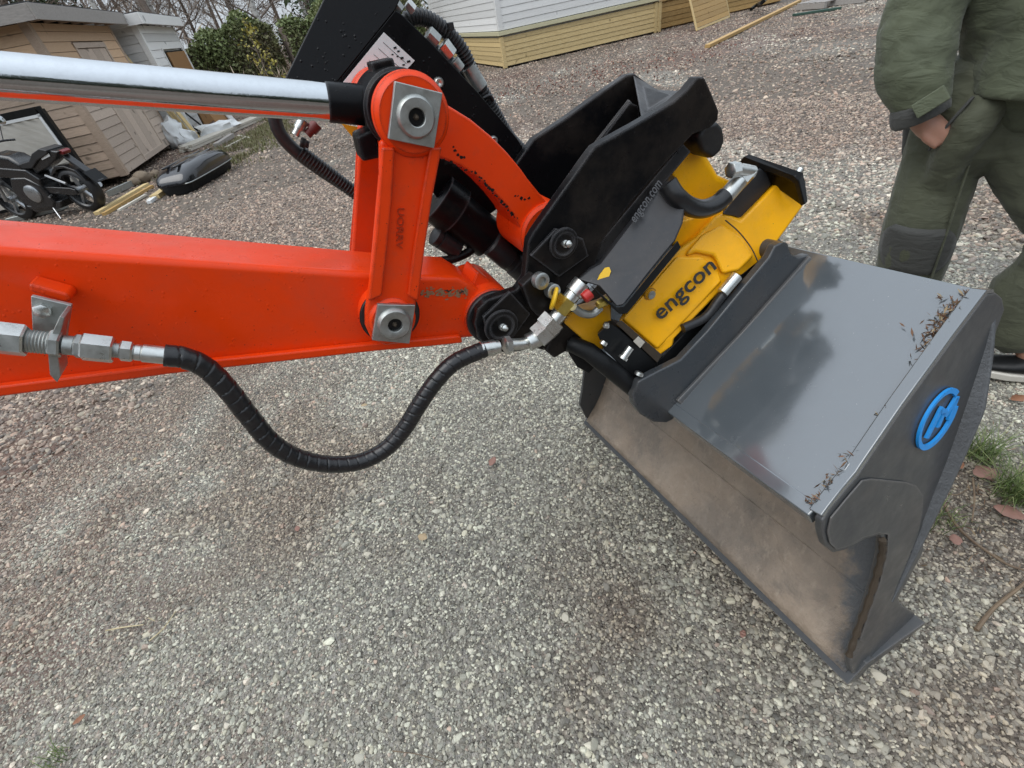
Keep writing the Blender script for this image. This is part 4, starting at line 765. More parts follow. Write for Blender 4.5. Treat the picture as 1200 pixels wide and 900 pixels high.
# ---- sheds
def shed(name, label, P0, ax, ln, dep, eave, frontm, upm, leftm, post, fascia, door, bh=.135, rake=.28, doorparts=None):
    ax = ax/np.linalg.norm(ax); bd = np.array([-ax[1], ax[0], 0]);
    if bd[0] > 0: bd = -bd
    fo = -bd                                            # front face looks away from the depth
    sh_ = empty(name, loc=tuple(P0)); tag(sh_, label, 'shed')
    core = MB(); obox(core, ax*.03+bd*.03+UPZ*.1, ax*(ln-.06), bd*(dep-.06), UPZ*(eave-.1)); core.build('core_wall', frontm, sh_)
    gaps = [(door[0], door[1], -1, door[2])]
    wall_boards(sh_, ax*.02, ax, fo, ln-.04, .12, eave, bh, lambda z: frontm if z < eave*.6 else upm, gaps=gaps)
    wall_boards(sh_, bd*.02, bd, -ax, dep-.04, .12, eave, bh, lambda z: leftm if z < eave*.6 else upm)
    pieces(sh_, 'corner_post', post, [(-ax*.045+fo*.035-bd*.0+UPZ*.1, ax*.12, bd*.12, UPZ*(eave-.1)), (ax*(ln-.06)+fo*.035+UPZ*.1, ax*.10, bd*.1, UPZ*(eave-.1))])
    # roof with fascia boards
    oh = rake
    obox(MB(), -ax*oh+fo*oh+UPZ*(eave+.10), ax*(ln+2*oh), bd*(dep+2*oh), UPZ*.09+bd*0).build('roof', FELT, sh_)
    pieces(sh_, 'fascia', fascia, [(-ax*(oh+.03)+fo*(oh+.03)+UPZ*(eave-.02), ax*(ln+2*oh+.06), bd*.028, UPZ*.19), (-ax*(oh+.03)+fo*(oh-.0)+UPZ*(eave-.02), ax*.028, bd*(dep+2*oh), UPZ*.19)])
    for k in range(7): obox(MB(), ax*(.1+k*(ln-.2)/6)+fo*oh+UPZ*(eave-.0), ax*.05, bd*oh, UPZ*.095).build('rafter_end', post, sh_)
    d0, d1, dh = door
    for k in range(doorparts or 0):
        wd_ = (d1-d0-.14)/doorparts; obox(MB(), ax*(d0+.07+wd_*k)+fo*.03+UPZ*.20, ax*(wd_-.008), bd*.03, UPZ*(dh-.28)).build('door_board', frontm, sh_, .003)
    if doorparts: pieces(sh_, 'door_frame', frontm, [(ax*d0+fo*.045+UPZ*.12, ax*.07, bd*.05, UPZ*(dh-.12)), (ax*(d1-.07)+fo*.045+UPZ*.12, ax*.07, bd*.05, UPZ*(dh-.12)), (ax*d0+fo*.05+UPZ*(dh-.07), ax*(d1-d0), bd*.05, UPZ*.08), (ax*(d0+.071)+fo*.045+UPZ*.12, ax*(d1-d0-.142), bd*.05, UPZ*.09)])
    return sh_, ax, bd, fo
P0 = G(153, 212)*np.array([1, 1, 0]); P1 = G(207, 172)*np.array([1, 1, 0]); sax = P1-P0; SL = np.linalg.norm(sax); sxn = sax/SL
dA = (G(172, 197)-P0)@sxn; dB = (G(196, 180)-P0)@sxn
s1_, ax1, bd1, fo1 = shed('wooden_shed', 'weathered brown wooden shed with double door and flat roof', P0, sax, SL, 2.9, 2.25, SHEDG, SHEDW, SHEDL, SHEDL, GREYW, (dA, dB, 1.98), doorparts=4)
Q0 = G(231, 163)*np.array([1, 1, 0]); Q1 = G(271, 139)*np.array([1, 1, 0]); wax = Q1-Q0; WLn = np.linalg.norm(wax)
s2_, ax2, bd2, fo2 = shed('white_shed', 'small white painted shed with a brown door standing open', Q0, sax, WLn, 2.2, 2.22, WSIDE, WSIDE, WSIDE, WSIDE, WSIDE, (.62*WLn*.5, .92*WLn, 1.75), bh=.15, rake=.22)
d0, d1 = .31*WLn, .92*WLn
obox(MB(), ax2*d0+fo2*.032+UPZ*.1, ax2*(d1-d0), bd2*.01, UPZ*1.63).build('doorway_shade', DARKG, s2_)  # flat dark sheet in place of the unlit shed interior
obox(MB(), ax2*(d0+.16)+fo2*.034+UPZ*.12, ax2*(d1-d0-.17), fo2*.03, UPZ*1.58).build('door_leaf', BROWNW, s2_, .004)
pieces(s2_, 'door_frame', WSIDE, [(ax2*(d0-.07)+fo2*.05+UPZ*.1, ax2*.07, bd2*.05, UPZ*1.70), (ax2*d1+fo2*.05+UPZ*.1, ax2*.07, bd2*.05, UPZ*1.70)])
# boards, bags and bars left in front of the white shed
def leaner(name, px0, px1, h, wd_, mat, label, cat, slant=.25, th=.03, group=None):
    a = G(*px0)*np.array([1, 1, 0]); d = G(*px1)*np.array([1, 1, 0])-a; d = d/np.linalg.norm(d); u_ = bd2*slant+UPZ; u_ /= np.linalg.norm(u_)
    o = obox(MB(), Z0, d*wd_, u_*h, np.cross(d, u_)*th).build(name, mat, None, .003); o.location = tuple(a); tag(o, label, cat, group); return o
leaner('leaning_board', (226, 168), (238, 160), 1.9, .30, PINE_Y, 'pale yellow board leaning on the white shed corner', 'board')
leaner('leaning_board', (234, 166), (240, 162), 1.1, .16, PINE_Y, 'narrow yellow board leaning beside the white shed door', 'board')
leaner('leaning_board', (262, 156), (276, 148), .75, .7, BROWNW, 'brown board leaning in front of the white shed door', 'board')
leaner('leaning_board', (277, 149), (283, 145), .62, .28, WHITEP, 'white board leaning at the end of the white shed', 'board', .4)
for i, (x, y, x2, y2, lb2) in enumerate(((222, 166, 212, 128, 'dark steel bar leaning left of the yellow boards'), (241, 160, 222, 130, 'dark steel bar crossing the yellow boards'), (250, 158, 236, 132, 'dark steel bar standing nearest the white shed door'))):
    a = G(x, y); b2 = a+UPZ*.85+bd2*.5-ax2*.1
    tag(MB().tube([a, b2], .022, 6).build('steel_bar', DARKG, None), lb2, 'bar', 'bars by the white shed')
def blob(name, c, sx, sy, sz, mat, label, cat, seed=1, group=None, rz=0., rough=.18):
    bm = bmesh.new(); bmesh.ops.create_icosphere(bm, subdivisions=3, radius=1); r_ = random.Random(seed); o3 = Vector((r_.random()*9, r_.random()*9, r_.random()*9))
    from mathutils import noise as mn
    for v in bm.verts:
        k = 1+rough*mn.noise(v.co*1.6+o3)+rough*.5*mn.noise(v.co*3.7+o3); z = max(v.co.z*k, -.75); v.co = Vector((v.co.x*k*sx, v.co.y*k*sy, (z+.75)*sz))
    me = bpy.data.meshes.new(name); bm.to_mesh(me); bm.free(); o = fin(name, me, mat, None, ang=60); o.location = tuple(c); o.rotation_euler = (0, 0, rz); tag(o, label, cat, group); return o
blob('white_sack', G(213, 172), .22, .3, .32, WHITEP, 'crumpled white sack against the brown shed end', 'sack', 3, None, 0, .5)
blob('white_sack', G(221, 170), .25, .25, .20, WHITEP, 'low white sack beside the steel bars', 'sack', 5, None, 0, .5)
blob('white_sack', G(258, 158), .5, .25, .16, WHITEP, 'long white bundle under the brown leaning board', 'bundle', 8, None, .6, .5)
stk_ = empty('slat_stack', loc=tuple(G(222, 178))); tag(stk_, 'stack of pale grey slats on the ground before the white shed', 'slat stack')
sd_ = (G(286, 150)-G(222, 178)); sd_ /= np.linalg.norm(sd_); sn_ = np.array([-sd_[1], sd_[0], 0]); rs = random.Random(4)
for k in range(10): obox(MB(), sn_*(.085*(k % 5))+UPZ*(.0 if k < 5 else .055)+sd_*rs.uniform(0, .3), sd_*(3.4+rs.uniform(-.4, .3)), sn_*.07, UPZ*.048).build('slat', PALE, stk_, .003)
for (x, y, x2, y2, wd_, hh, mat, lb2) in ((118, 251, 176, 217, .085, .045, PINE_Y, 'orange-yellow plank, outer of the pair by the motorcycle wheel'), (125, 252, 181, 219, .06, .04, PINE, 'orange-yellow plank, inner of the pair by the motorcycle wheel'),
      (142, 247, 173, 229, .05, .03, PALE, 'thin white plank lying beside the yellow pair'), (176, 236, 202, 213, .05, .03, PALE, 'thin white plank pointing at the black roof box'), (178, 238, 187, 231, .06, .04, WHITEP, 'short white offcut beside the black roof box'), (188, 232, 205, 220, .13, .06, PINE_Y, 'short yellow block lying against the black roof box'),
      (267, 174, 290, 162, .06, .04, PALE, 'white stick lying behind the black roof box'), (258, 172, 276, 160, .12, .08, GREYW, 'rough brown slab log by the pale slats'), (278, 160, 292, 163, .05, .03, PALE, 'short crooked pale stick by the rough slab')):
    a, b2 = G(x, y), G(x2, y2); d = b2-a; L = np.linalg.norm(d); d /= L; n2 = np.array([-d[1], d[0], 0])
    o = obox(MB(), Z0, d*L, n2*wd_, UPZ*hh).build('plank', mat, None, .003); o.location = tuple(a-UPZ*.004); tag(o, lb2, 'plank', 'planks lying around the roof box')
for i, (x, y, s_, lb2) in enumerate(((170, 213, .10, 'rounded brown stone under the shed corner, larger one'), (160, 217, .07, 'small brown stone nearest the shed corner'), (184, 207, .06, 'small stone between the shed and the roof box'))):
    blob('stone', G(x, y), s_*1.4, s_, s_, paint('field_stone%d' % i, (.22, .17, .12), .8, None, 0, .4, 0), lb2, 'stone', i+2, 'stones by the shed', .4*i)
ck_ = obox(MB(), G(128, 232)-UPZ*0, (G(146, 224)-G(128, 232))*1.0, V3(.05, .28), UPZ*.10).build('grey_tray', ZINC, None, .01); tag(ck_, 'shallow grey metal tray on the ground behind the motorcycle wheel', 'tray')
ck2 = obox(MB(), G(10, 262), G(72, 247)-G(10, 262), V3(.03, .16), UPZ*.07).build('grey_kerb_rail', ZINC, None, .008); tag(ck2, 'long grey metal profile lying under the motorcycle', 'metal profile')

# ---- quilted panel in a dark frame, in front of the shed
ca = G(121, 226)*np.array([1, 1, 0]); cdv = bd1/np.linalg.norm(bd1); cn = np.array([cdv[1], -cdv[0], 0]);
if cn[1] > 0: cn = -cn
qp = empty('quilted_crate', loc=tuple(ca)); tag(qp, 'beige quilted panel crate with white trim and black frame beside the shed', 'crate')
m_, n_, b_ = newmat('quilted_beige'); co = coords(n_); mp = N(n_, 'ShaderNodeMapping'); mp.inputs['Rotation'].default_value = (0, 0, 0); n_.links.new(co, mp.inputs[0])
QU = m_; n_.links.new(mixc(n_, ramp(n_, noise(n_, co, 4, 4), [(.3, 0), (.7, 1)]), (.56, .53, .47), (.46, .43, .375)), b_.inputs['Base Color']); b_.inputs['Roughness'].default_value = .7
nq, mq = 44, 18; qv = []
for j in range(mq+1):
    for i in range(nq+1):
        dv = .016*abs(math.sin(i*math.pi/2))*abs(math.sin(j*math.pi/2)) if False else (.030 if (i+j) % 2 else 0.)
        qv.append(cdv*(.11+3.3*i/nq)+UPZ*(.10+1.06*j/mq)+cn*(.02+dv))
mk('quilted_face', qv, [(j*(nq+1)+i, j*(nq+1)+i+1, (j+1)*(nq+1)+i+1, (j+1)*(nq+1)+i) for j in range(mq) for i in range(nq)], QU, qp, ang=80)
obox(MB(), cn*-.06+UPZ*.05, cdv*3.5, cn*.07, UPZ*1.2).build('crate_body', DARKG, qp, .01)
pieces(qp, 'white_trim', WHITEP, [(cdv*.066+UPZ*.08+cn*.022, cdv*.042, cn*.03, UPZ*1.12), (cdv*.066+UPZ*1.155+cn*.022, cdv*3.35, cn*.03, UPZ*.04)])
pieces(qp, 'frame_bar', DARKG, [(UPZ*.02+cn*.005, cdv*.060, cn*.05, UPZ*1.27), (UPZ*1.20+cdv*.076+cn*.005, cdv*3.4, cn*.05, UPZ*.09), (cdv*.9+UPZ*1.29, cdv*.5, cn*-.05, UPZ*.12), (cdv*1.95+UPZ*1.29, cdv*.07, cn*-.05, UPZ*.5)])

# ---- black roof box lying on its back
rb0 = G(229, 225)*np.array([1, 1, 0]); rb1 = G(284, 191)*np.array([1, 1, 0]); rd = rb1-rb0; RL = np.linalg.norm(rd)*1.0; rd /= np.linalg.norm(rd)
rbx = empty('roof_box', loc=tuple(rb0)); rbx.rotation_euler = (0, 0, math.atan2(rd[1], rd[0])); rbx.scale = (.95, .80, .95); tag(rbx, 'glossy black car roof box lying on the gravel', 'roof box')
def rbring(x, hw0, z0, z1, hw1):
    pts = []
    for t in np.linspace(0, math.pi, 13): pts.append(np.array([x, .36+hw1*math.copysign(abs(math.cos(t))**.45, math.cos(t)), z0+(z1-z0)*abs(math.sin(t))**.55]))
    return pts
GLB = paint('roof_box_gloss', (.014, .014, .016), .16, None, 0, .25, .6)
m2 = MB(); m2.loft([rbring(x*RL, .3, .13, z, h2) for x, z, h2 in ((0, .15, .20), (.015, .20, .28), (.06, .27, .33), (.2, .345, .36), (.45, .37, .365), (.7, .36, .36), (.88, .31, .33), (.97, .23, .27), (1.0, .15, .18))]); m2.build('lid', GLB, rbx, ang=50)
m2 = MB(); m2.loft([[np.array([x*RL, .36+h2*k, z]) for k, z in ((-1, .125), (1, .125), (.8, .0), (-.8, .0))] for x, h2 in ((0.0, .19), (.06, .33), (.45, .36), (.88, .33), (1., .18))]); m2.build('tray', DARKG, rbx, ang=50)
m2 = MB(); m2.tube(spline([(0.01*RL, .16, .132), (.06*RL, .02, .132), (.45*RL, -.012, .132), (.88*RL, .02, .132), (.99*RL, .17, .132)], 6), .008, 6); m2.build('seam_trim', ZINC, rbx)
for s in (-.10, .12): obox(MB(), V3(.10*RL, .36+s-.03, .335), V3(.7*RL, 0), V3(0, .05), UPZ*.03).build('lid_rib', GLB, rbx, .012)

# ---- motorcycle seen from its tail (x forward, y left, z up)
mf = np.array([-.955, .297, 0]); mcP = G(114, 246)*np.array([1, 1, 0])
moto = empty('motorcycle', loc=tuple(mcP)); moto.rotation_euler = (0, 0, math.atan2(mf[1], mf[0])); tag(moto, 'black motorcycle with red tail light parked by the quilted crate', 'motorcycle')
MBK = paint('moto_black', (.014, .014, .015), .3, None, 0, .15, .4); ALU = steel('moto_alloy', (.45, .46, .47), .35)
def wheel(x, r, w_):
    t = MB(); tyr = [(0, r*.74), (.006, r*.86), (w_*.22, r*.97), (w_*.5, r), (w_*.78, r*.97), (w_-.006, r*.86), (w_, r*.74)]; t.loft([[np.array([x+math.cos(a)*q, -w_/2+yy, r+math.sin(a)*q]) for yy, q in tyr] for a in np.linspace(0, 2*math.pi, 45)], caps=False); o = t.build('wheel', RUBBER, moto)
    t = MB(); ro_ = [[np.array([x+math.cos(a)*rr2, yy, r+math.sin(a)*rr2]) for rr2, yy in ((r*.76, -w_*.42), (r*.76, w_*.42), (r*.68, w_*.3), (r*.68, -w_*.3))] for a in np.linspace(0, 2*math.pi, 37)]; t.loft(ro_, caps=False); t.build('rim', MBK, o)
    for k in range(5):
        a = k*2*math.pi/5+.3; obox(MB(), V3(x+math.cos(a)*.03-math.sin(a)*-.02, -.02, r+math.sin(a)*.03+math.cos(a)*-.02), V3(math.cos(a)*r*.67, 0, math.sin(a)*r*.67), V3(-math.sin(a)*.04, 0, math.cos(a)*.04), V3(0, .04, 0)).build('spoke', ALU, o, .006)
    MB().lathe((x, -w_*.6, r), (0, 1, 0), [(0, .045), (w_*1.2, .045)], 20).build('hub', ALU, o)
    MB().lathe((x, -w_*.62, r), (0, 1, 0), [(0, .06), (0, .115), (.005, .115), (.005, .06)], 28).build('brake_disc', ZINC2, o)
wheel(0, .30, .16); wheel(1.36, .30, .12)
def mp_(name, px, y0, y1, mat, bev=.012): return MB().prism([V3(x, y0, z) for x, z in px], [V3(x, y1, z) for x, z in px]).build(name, mat, moto, bev, seg=3)
seat = mp_('seat', [(-.06, .84), (.05, .87), (.22, .83), (.36, .75), (.62, .73), (.66, .76), (.62, .68), (.40, .66), (.22, .74), (-.04, .80)], -.13, .13, rubber('seat_vinyl', (.018, .018, .019), .5), .025)
mp_('tail_fairing', [(-.20, .80), (-.05, .83), (.20, .76), (.45, .68), (.44, .58), (.18, .64), (-.06, .72)], -.10, .10, MBK, .02)
mp_('tail_light', [(-.23, .785), (-.19, .815), (-.13, .80), (-.14, .755), (-.20, .750)], -.06, .06, paint('tail_red', (.16, .008, .01), .3, None, 0, 0, .2), .012)
for s in (-1, 1): mp_('side_trim', [(-.04, .80), (.14, .76), (.15, .735), (-.03, .765)], s*.105, s*.112, WHITEP, .003)
pb2 = mp_('plate_bracket', [(-.16, .74), (-.12, .74), (-.30, .48), (-.42, .36), (-.45, .38), (-.34, .52)], -.05, .05, MBK, .008)
obox(MB(), V3(-.44, -.10, .37), V3(-.015, 0, .0), V3(0, .20, 0), V3(.10, 0, .15)).build('number_plate', DARKG, pb2)
mp_('rear_hugger', [(-.30, .42), (-.24, .56), (-.10, .63), (.06, .64), (.20, .56), (.22, .52), (.05, .60), (-.09, .60), (-.21, .53), (-.27, .42)], -.10, .10, MBK, .008)
for s in (-1, 1): mp_('swingarm', [(-.05, .33), (.02, .36), (.55, .44), (.58, .36), (.05, .26), (-.05, .27)], s*.10, s*.135, MBK, .01)
eng = mp_('engine_block', [(.42, .20), (.50, .14), (.85, .14), (.98, .26), (1.0, .45), (.86, .60), (.60, .58), (.44, .46)], -.17, .17, MBK, .03)
for s in (-1, 1): MB().lathe((.66, s*.171, .36), (0, s, 0), [(0, .12), (.02, .115), (.035, .08), (.035, 0)], 24).build('clutch_cover', ALU, eng)
mp_('fuel_tank', [(.52, .72), (.66, .84), (.90, .90), (1.04, .86), (1.08, .76), (.98, .64), (.58, .62)], -.14, .14, MBK, .05)
mp_('frame_spar', [(.38, .52), (.50, .66), (1.06, .76), (1.12, .70), (1.04, .62), (.56, .54), (.46, .40)], -.16, .16, MBK, .02)
mp_('belly_pan', [(.30, .22), (.40, .12), (.92, .10), (1.02, .22), (.90, .20), (.44, .22)], -.15, .15, MBK, .02)
MB().tube(spline([(.50, -.15, .20), (.20, -.19, .22), (-.10, -.20, .30)], 5), .045, 14).build('silencer', ALU, moto)
MB().tube([(.44, -.12, .30), (.36, -.22, .30)], .014, 8).build('foot_peg', ALU, moto); MB().tube([(.44, .12, .30), (.36, .22, .30)], .014, 8).build('foot_peg', ALU, moto)
MB().tube([(.30, .10, .55), (.02, .13, .42)], .018, 8).build('shock_absorber', ALU, moto)
for s in (-1, 1): MB().tube([(1.36, s*.10, .30), (1.16, s*.10, .86)], .024, 12).build('fork_leg', ALU, moto)
mp_('front_mudguard', [(1.10, .42), (1.18, .60), (1.36, .65), (1.54, .60), (1.52, .57), (1.36, .62), (1.20, .57)], -.07, .07, MBK, .008)
MB().tube(spline([(1.02, .38, .98), (1.10, .22, 1.0), (1.15, 0, .95), (1.10, -.22, 1.0), (1.02, -.38, .98)], 5), .014, 10).build('handlebar', MBK, moto)
mp_('headlight', [(1.16, .72), (1.22, .90), (1.30, .88), (1.34, .76), (1.28, .68)], -.09, .09, MBK, .03)
for s in (-1, 1):
    MB().tube([(1.06, s*.25, 1.0), (1.02, s*.34, 1.20)], .006, 8).build('mirror_stalk', MBK, moto)
    MB().lathe((1.02, s*.38, 1.23), (-1, 0, .1), [(-.02, .03), (-.012, .055), (.008, .06), (.010, .055), (.010, 0)], 20).build('mirror', CHROME, moto)
MB().tube([(.55, .14, .16), (.42, .24, .005)], .010, 8).build('side_stand', ALU, moto)
# ================================================================== PERSON (s: to the right in view, d: away, z: up)
PF = G(1190, 440)*np.array([1, 1, 0]); pv = PF/np.linalg.norm(PF); pr3 = np.array([pv[1], -pv[0], 0])
person = empty('person', Matrix([[pr3[i], pv[i], UPZ[i], PF[i]] for i in range(3)]+[[0, 0, 0, 1]]))
tag(person, 'person in green work jacket and trousers, hand in pocket, standing behind the bucket', 'person')
def cap(mb, pts, rad, n=14, flat=(1, 1)):
    q = spline(pts, 5); rr2 = np.interp(np.linspace(0, len(pts)-1, len(q)), range(len(pts)), rad)
    # rounded ends
    t0 = q[1]-q[0]; t0 = t0/np.linalg.norm(t0); t1 = q[-1]-q[-2]; t1 = t1/np.linalg.norm(t1)
    pp = [q[0]-t0*rr2[0]*k for k in (.98, .8, .45)] + q + [q[-1]+t1*rr2[-1]*k for k in (.45, .8, .98)]
    r5 = [rr2[0]*k for k in (.15, .6, .9)] + list(rr2) + [rr2[-1]*k for k in (.9, .6, .15)]
    return mb.tube(pp, r5, n)
def cloth(mb, name, mat, parent, vox=.011, disp=.014, size=.13, it=6):
    o = mb.build(name, mat, parent); r = o.modifiers.new('remesh', 'REMESH'); r.mode = 'VOXEL'; r.voxel_size = vox; r.use_smooth_shade = True
    s = o.modifiers.new('smooth', 'SMOOTH'); s.iterations = it; s.factor = .5
    if disp:
        t = bpy.data.textures.new(name+'_folds', 'CLOUDS'); t.noise_scale = size; t.noise_depth = 2
        d = o.modifiers.new('folds', 'DISPLACE'); d.texture = t; d.strength = disp; d.mid_level = .5; d.texture_coords = 'LOCAL'
        t2 = bpy.data.textures.new(name+'_creases', 'MARBLE'); t2.noise_scale = .11; t2.turbulence = 7; t2.marble_type = 'SHARPER'
        d2 = o.modifiers.new('creases', 'DISPLACE'); d2.texture = t2; d2.strength = disp*.55; d2.mid_level = .5; d2.texture_coords = 'LOCAL'
    return o
def fabric(name, c, c2):
    m, n, b = newmat(name); co = coords(n); g_ = noise(n, co, 6, 5, .65)
    n.links.new(mixc(n, ramp(n, g_, [(.35, 0), (.7, 1)]), c, c2), b.inputs['Base Color']); b.inputs['Roughness'].default_value = .8
    b.inputs['Sheen Weight'].default_value = .1
    nb = bump(n, noise(n, co, 500, 2), b, .15, .0008); mp = N(n, 'ShaderNodeMapping'); mp.inputs['Scale'].default_value = (1, 1, 2.2); n.links.new(co, mp.inputs[0])
    bump(n, noise(n, mp.outputs[0], 11, 3, .55, .8), b, .45, .02, nb); return m
FJ = fabric('jacket_green', (.088, .100, .058), (.066, .076, .045)); FT = fabric('trouser_green', (.072, .077, .046), (.051, .055, .034)); FK = fabric('patch_grey', (.056, .056, .052), (.042, .043, .039)); FG = fabric('shirt_grey', (.16, .16, .165), (.12, .12, .125))
SKIN, sn2, sb2 = newmat('skin'); sb2.inputs['Base Color'].default_value = (.42, .22, .155, 1); sb2.inputs['Roughness'].default_value = .5; sb2.inputs['Subsurface Weight'].default_value = .1
t = MB()
cap(t, [V3(-.465, .06, .90), V3(-.455, .06, .82)], [.165, .165])
cap(t, [V3(-.53, .05, .88), V3(-.50, .02, .70), V3(-.470, -.01, .50), V3(-.455, .03, .30), V3(-.45, .06, .13)], [.112, .113, .118, .112, .098])
cap(t, [V3(-.41, .06, .88), V3(-.24, .06, .70), V3(-.10, .05, .54), V3(-.085, .05, .40), V3(-.105, .04, .30), V3(-.07, .04, .17)], [.118, .112, .10, .098, .105, .098])
cap(t, [V3(-.405, -.060, .96), V3(-.430, -.105, .86), V3(-.450, -.098, .78), V3(-.46, -.06, .68)], [.055, .055, .052, .05])
tro = cloth(t, 'trousers', FT, person, .009, .013, .11, 5)
# knee patch and pocket details
kp = []
for i, z in enumerate(np.linspace(.34, .53, 9)):
    c = V3(np.interp(z, [.3, .5, .7], [-.455, -.470, -.50]), np.interp(z, [.3, .5, .7], [.03, -.01, .02]), z); R_ = np.interp(z, [.3, .5, .7], [.112, .118, .113])+.008
    ta_ = 1.15*math.sin(math.pi*(i+.8)/9.6)**.4
    kp.append([c+np.array([math.sin(a)*R_, -math.cos(a)*R_, 0]) for a in np.linspace(-ta_+.25, ta_+.25, 13)])
kpm = MB(); kpm.loft(kp, caps=False, closed=False); ko = kpm.build('knee_patch', FK, tro); ko.modifiers.new('solid', 'SOLIDIFY').thickness = .006
t = MB(); cap(t, [V3(-.632, .03, .94), V3(-.615, .02, .84), V3(-.60, .02, .74)], [.03, .038, .03]); cloth(t, 'tool_pocket', FK, tro, .009, .008)
t = MB()
cap(t, [V3(-.335, .06, 1.0), V3(-.335, .06, 1.15), V3(-.34, .06, 1.30), V3(-.345, .06, 1.40)], [.195, .205, .205, .16])
cap(t, [V3(-.20, .07, .99), V3(-.20, .07, 1.2), V3(-.22, .07, 1.36)], [.16, .17, .15])
cap(t, [V3(-.45, .05, 1.0), V3(-.48, .05, 1.2), V3(-.47, .05, 1.36)], [.10, .15, .14])
cap(t, [V3(-.50, .02, 1.42), V3(-.64, -.06, 1.30), V3(-.665, -.12, 1.16), V3(-.62, -.16, 1.03), V3(-.575, -.17, .955)], [.095, .102, .100, .098, .080])
cap(t, [V3(-.14, .07, 1.42), V3(.00, .08, 1.22), V3(.03, .04, 1.02), V3(-.02, -.02, .90)], [.10, .10, .092, .075])
t.loft([[V3(-.315+.005*k+(.205+.008*k)*math.cos(a), .055+(.195+.012*k)*math.sin(a), 1.13-.062*k) for a in np.linspace(0, 2*math.pi, 33)[:-1]] for k in range(4)])
jac = cloth(t, 'jacket', FJ, person, .011, .017, .16)
t = MB(); t.tube([V3(-.575, -.172, .945), V3(-.560, -.168, .905), V3(-.553, -.166, .892)], [.073, .078, .076], 24); cu_ = cloth(t, 'cuff', FK, jac, .008, .006)
tb_ = obox(MB(), V3(-.535, -.255, .915), V3(.055, .03, .05), V3(-.03, .0, .035), V3(.0, -.012, 0)); tb_.build('cuff_tab', FJ, jac, .004)
t = MB(); t.tube([V3(-.345, .05, 1.42), V3(-.35, .05, 1.50)], [.105, .085], 20); t.build('collar', FJ, jac)
# body: one continuous surface under the clothes, head and hands showing
t = MB()
cap(t, [V3(-.40, .06, .95), V3(-.34, .06, 1.2), V3(-.345, .06, 1.38)], [.12, .13, .11]); cap(t, [V3(-.345, .06, 1.36), V3(-.355, .04, 1.54)], [.06, .055])
cap(t, [V3(-.36, .04, 1.58), V3(-.36, .03, 1.66), V3(-.36, .035, 1.71)], [.062, .082, .078]); cap(t, [V3(-.40, -.055, 1.62), V3(-.405, -.06, 1.60)], [.012, .016])
cap(t, [V3(-.39, -.025, 1.57), V3(-.36, -.03, 1.565)], [.022, .02]); cap(t, [V3(-.285, .06, 1.645), V3(-.283, .065, 1.615)], [.016, .012]); cap(t, [V3(-.44, .06, 1.645), V3(-.442, .065, 1.615)], [.016, .012])
cap(t, [V3(-.50, .02, 1.40), V3(-.64, -.09, 1.16), V3(-.575, -.17, .96), V3(-.556, -.165, .90)], [.055, .045, .034, .030])
cap(t, [V3(-.566, -.160, .90), V3(-.530, -.140, .865), V3(-.492, -.118, .835)], [.034, .038, .033])
for dx, dy, ln2 in ((-.022, -.004, .06), (-.006, -.012, .07), (.010, -.010, .068), (.024, -.002, .055)): cap(t, [V3(-.490+dx, -.118+dy, .835), V3(-.465+dx, -.110+dy, .835-ln2*.5), V3(-.450+dx, -.10+dy, .835-ln2)], [.0105, .010, .009], 8)
cap(t, [V3(-.545, -.165, .872), V3(-.520, -.168, .838), V3(-.492, -.150, .812)], [.014, .013, .011], 8)
cap(t, [V3(-.14, .07, 1.40), V3(.01, .08, 1.20), V3(-.01, -.01, .92), V3(-.03, -.04, .82)], [.055, .045, .033, .034])
for dx, ln2 in ((-.020, .06), (-.006, .07), (.008, .068), (.021, .055)): cap(t, [V3(-.032+dx, -.045, .80), V3(-.034+dx, -.05, .80-ln2), ], [.010, .009], 8)
cap(t, [V3(-.05, -.05, .83), V3(-.065, -.06, .79)], [.012, .010], 8)
cap(t, [V3(-.53, .05, .90), V3(-.455, .03, .30), V3(-.45, .06, .10)], [.09, .055, .045]); cap(t, [V3(-.40, .06, .88), V3(-.11, .05, .52), V3(-.09, .04, .30), V3(.0, .03, .09)], [.09, .055, .05, .042]); cap(t, [V3(-.45, .06, .95), V3(-.46, .06, .88)], [.13, .13])
body = cloth(t, 'body', SKIN, person, .0075, 0, 1, 3)
HAIR = fabric('hair', (.04, .028, .018), (.025, .018, .012))
t = MB(); cap(t, [V3(-.36, .06, 1.70), V3(-.36, .05, 1.735)], [.086, .075]); cap(t, [V3(-.355, .09, 1.64), V3(-.355, .085, 1.70)], [.062, .07]); cloth(t, 'hair', HAIR, person, .009, .01, .03)
for s in (-.028, .028): MB().lathe((-.385+s*.95+.0, -.042-abs(s)*.0+s*-.25, 1.655), (-.2, -1, 0), [(-.006, .011), (.004, .009), (.007, .004), (.007, 0)], 12).build('eye', WHITEP, body)
# pocket mouth and seams
MB().tube(spline([V3(-.455, -.115, .945), V3(-.478, -.140, .885), V3(-.497, -.142, .83), V3(-.508, -.128, .79)], 5), .0045, 6).build('pocket_seam', FK, tro)
for pts_ in ([V3(-.612, .02, .80), V3(-.600, .0, .62), V3(-.575, -.02, .45), V3(-.560, .0, .30)], [V3(-.40, -.075, .74), V3(-.385, -.085, .62), V3(-.37, -.085, .48), V3(-.36, -.06, .32)]):
    MB().tube(spline(pts_, 6), .004, 6).build('leg_seam', FT, tro)
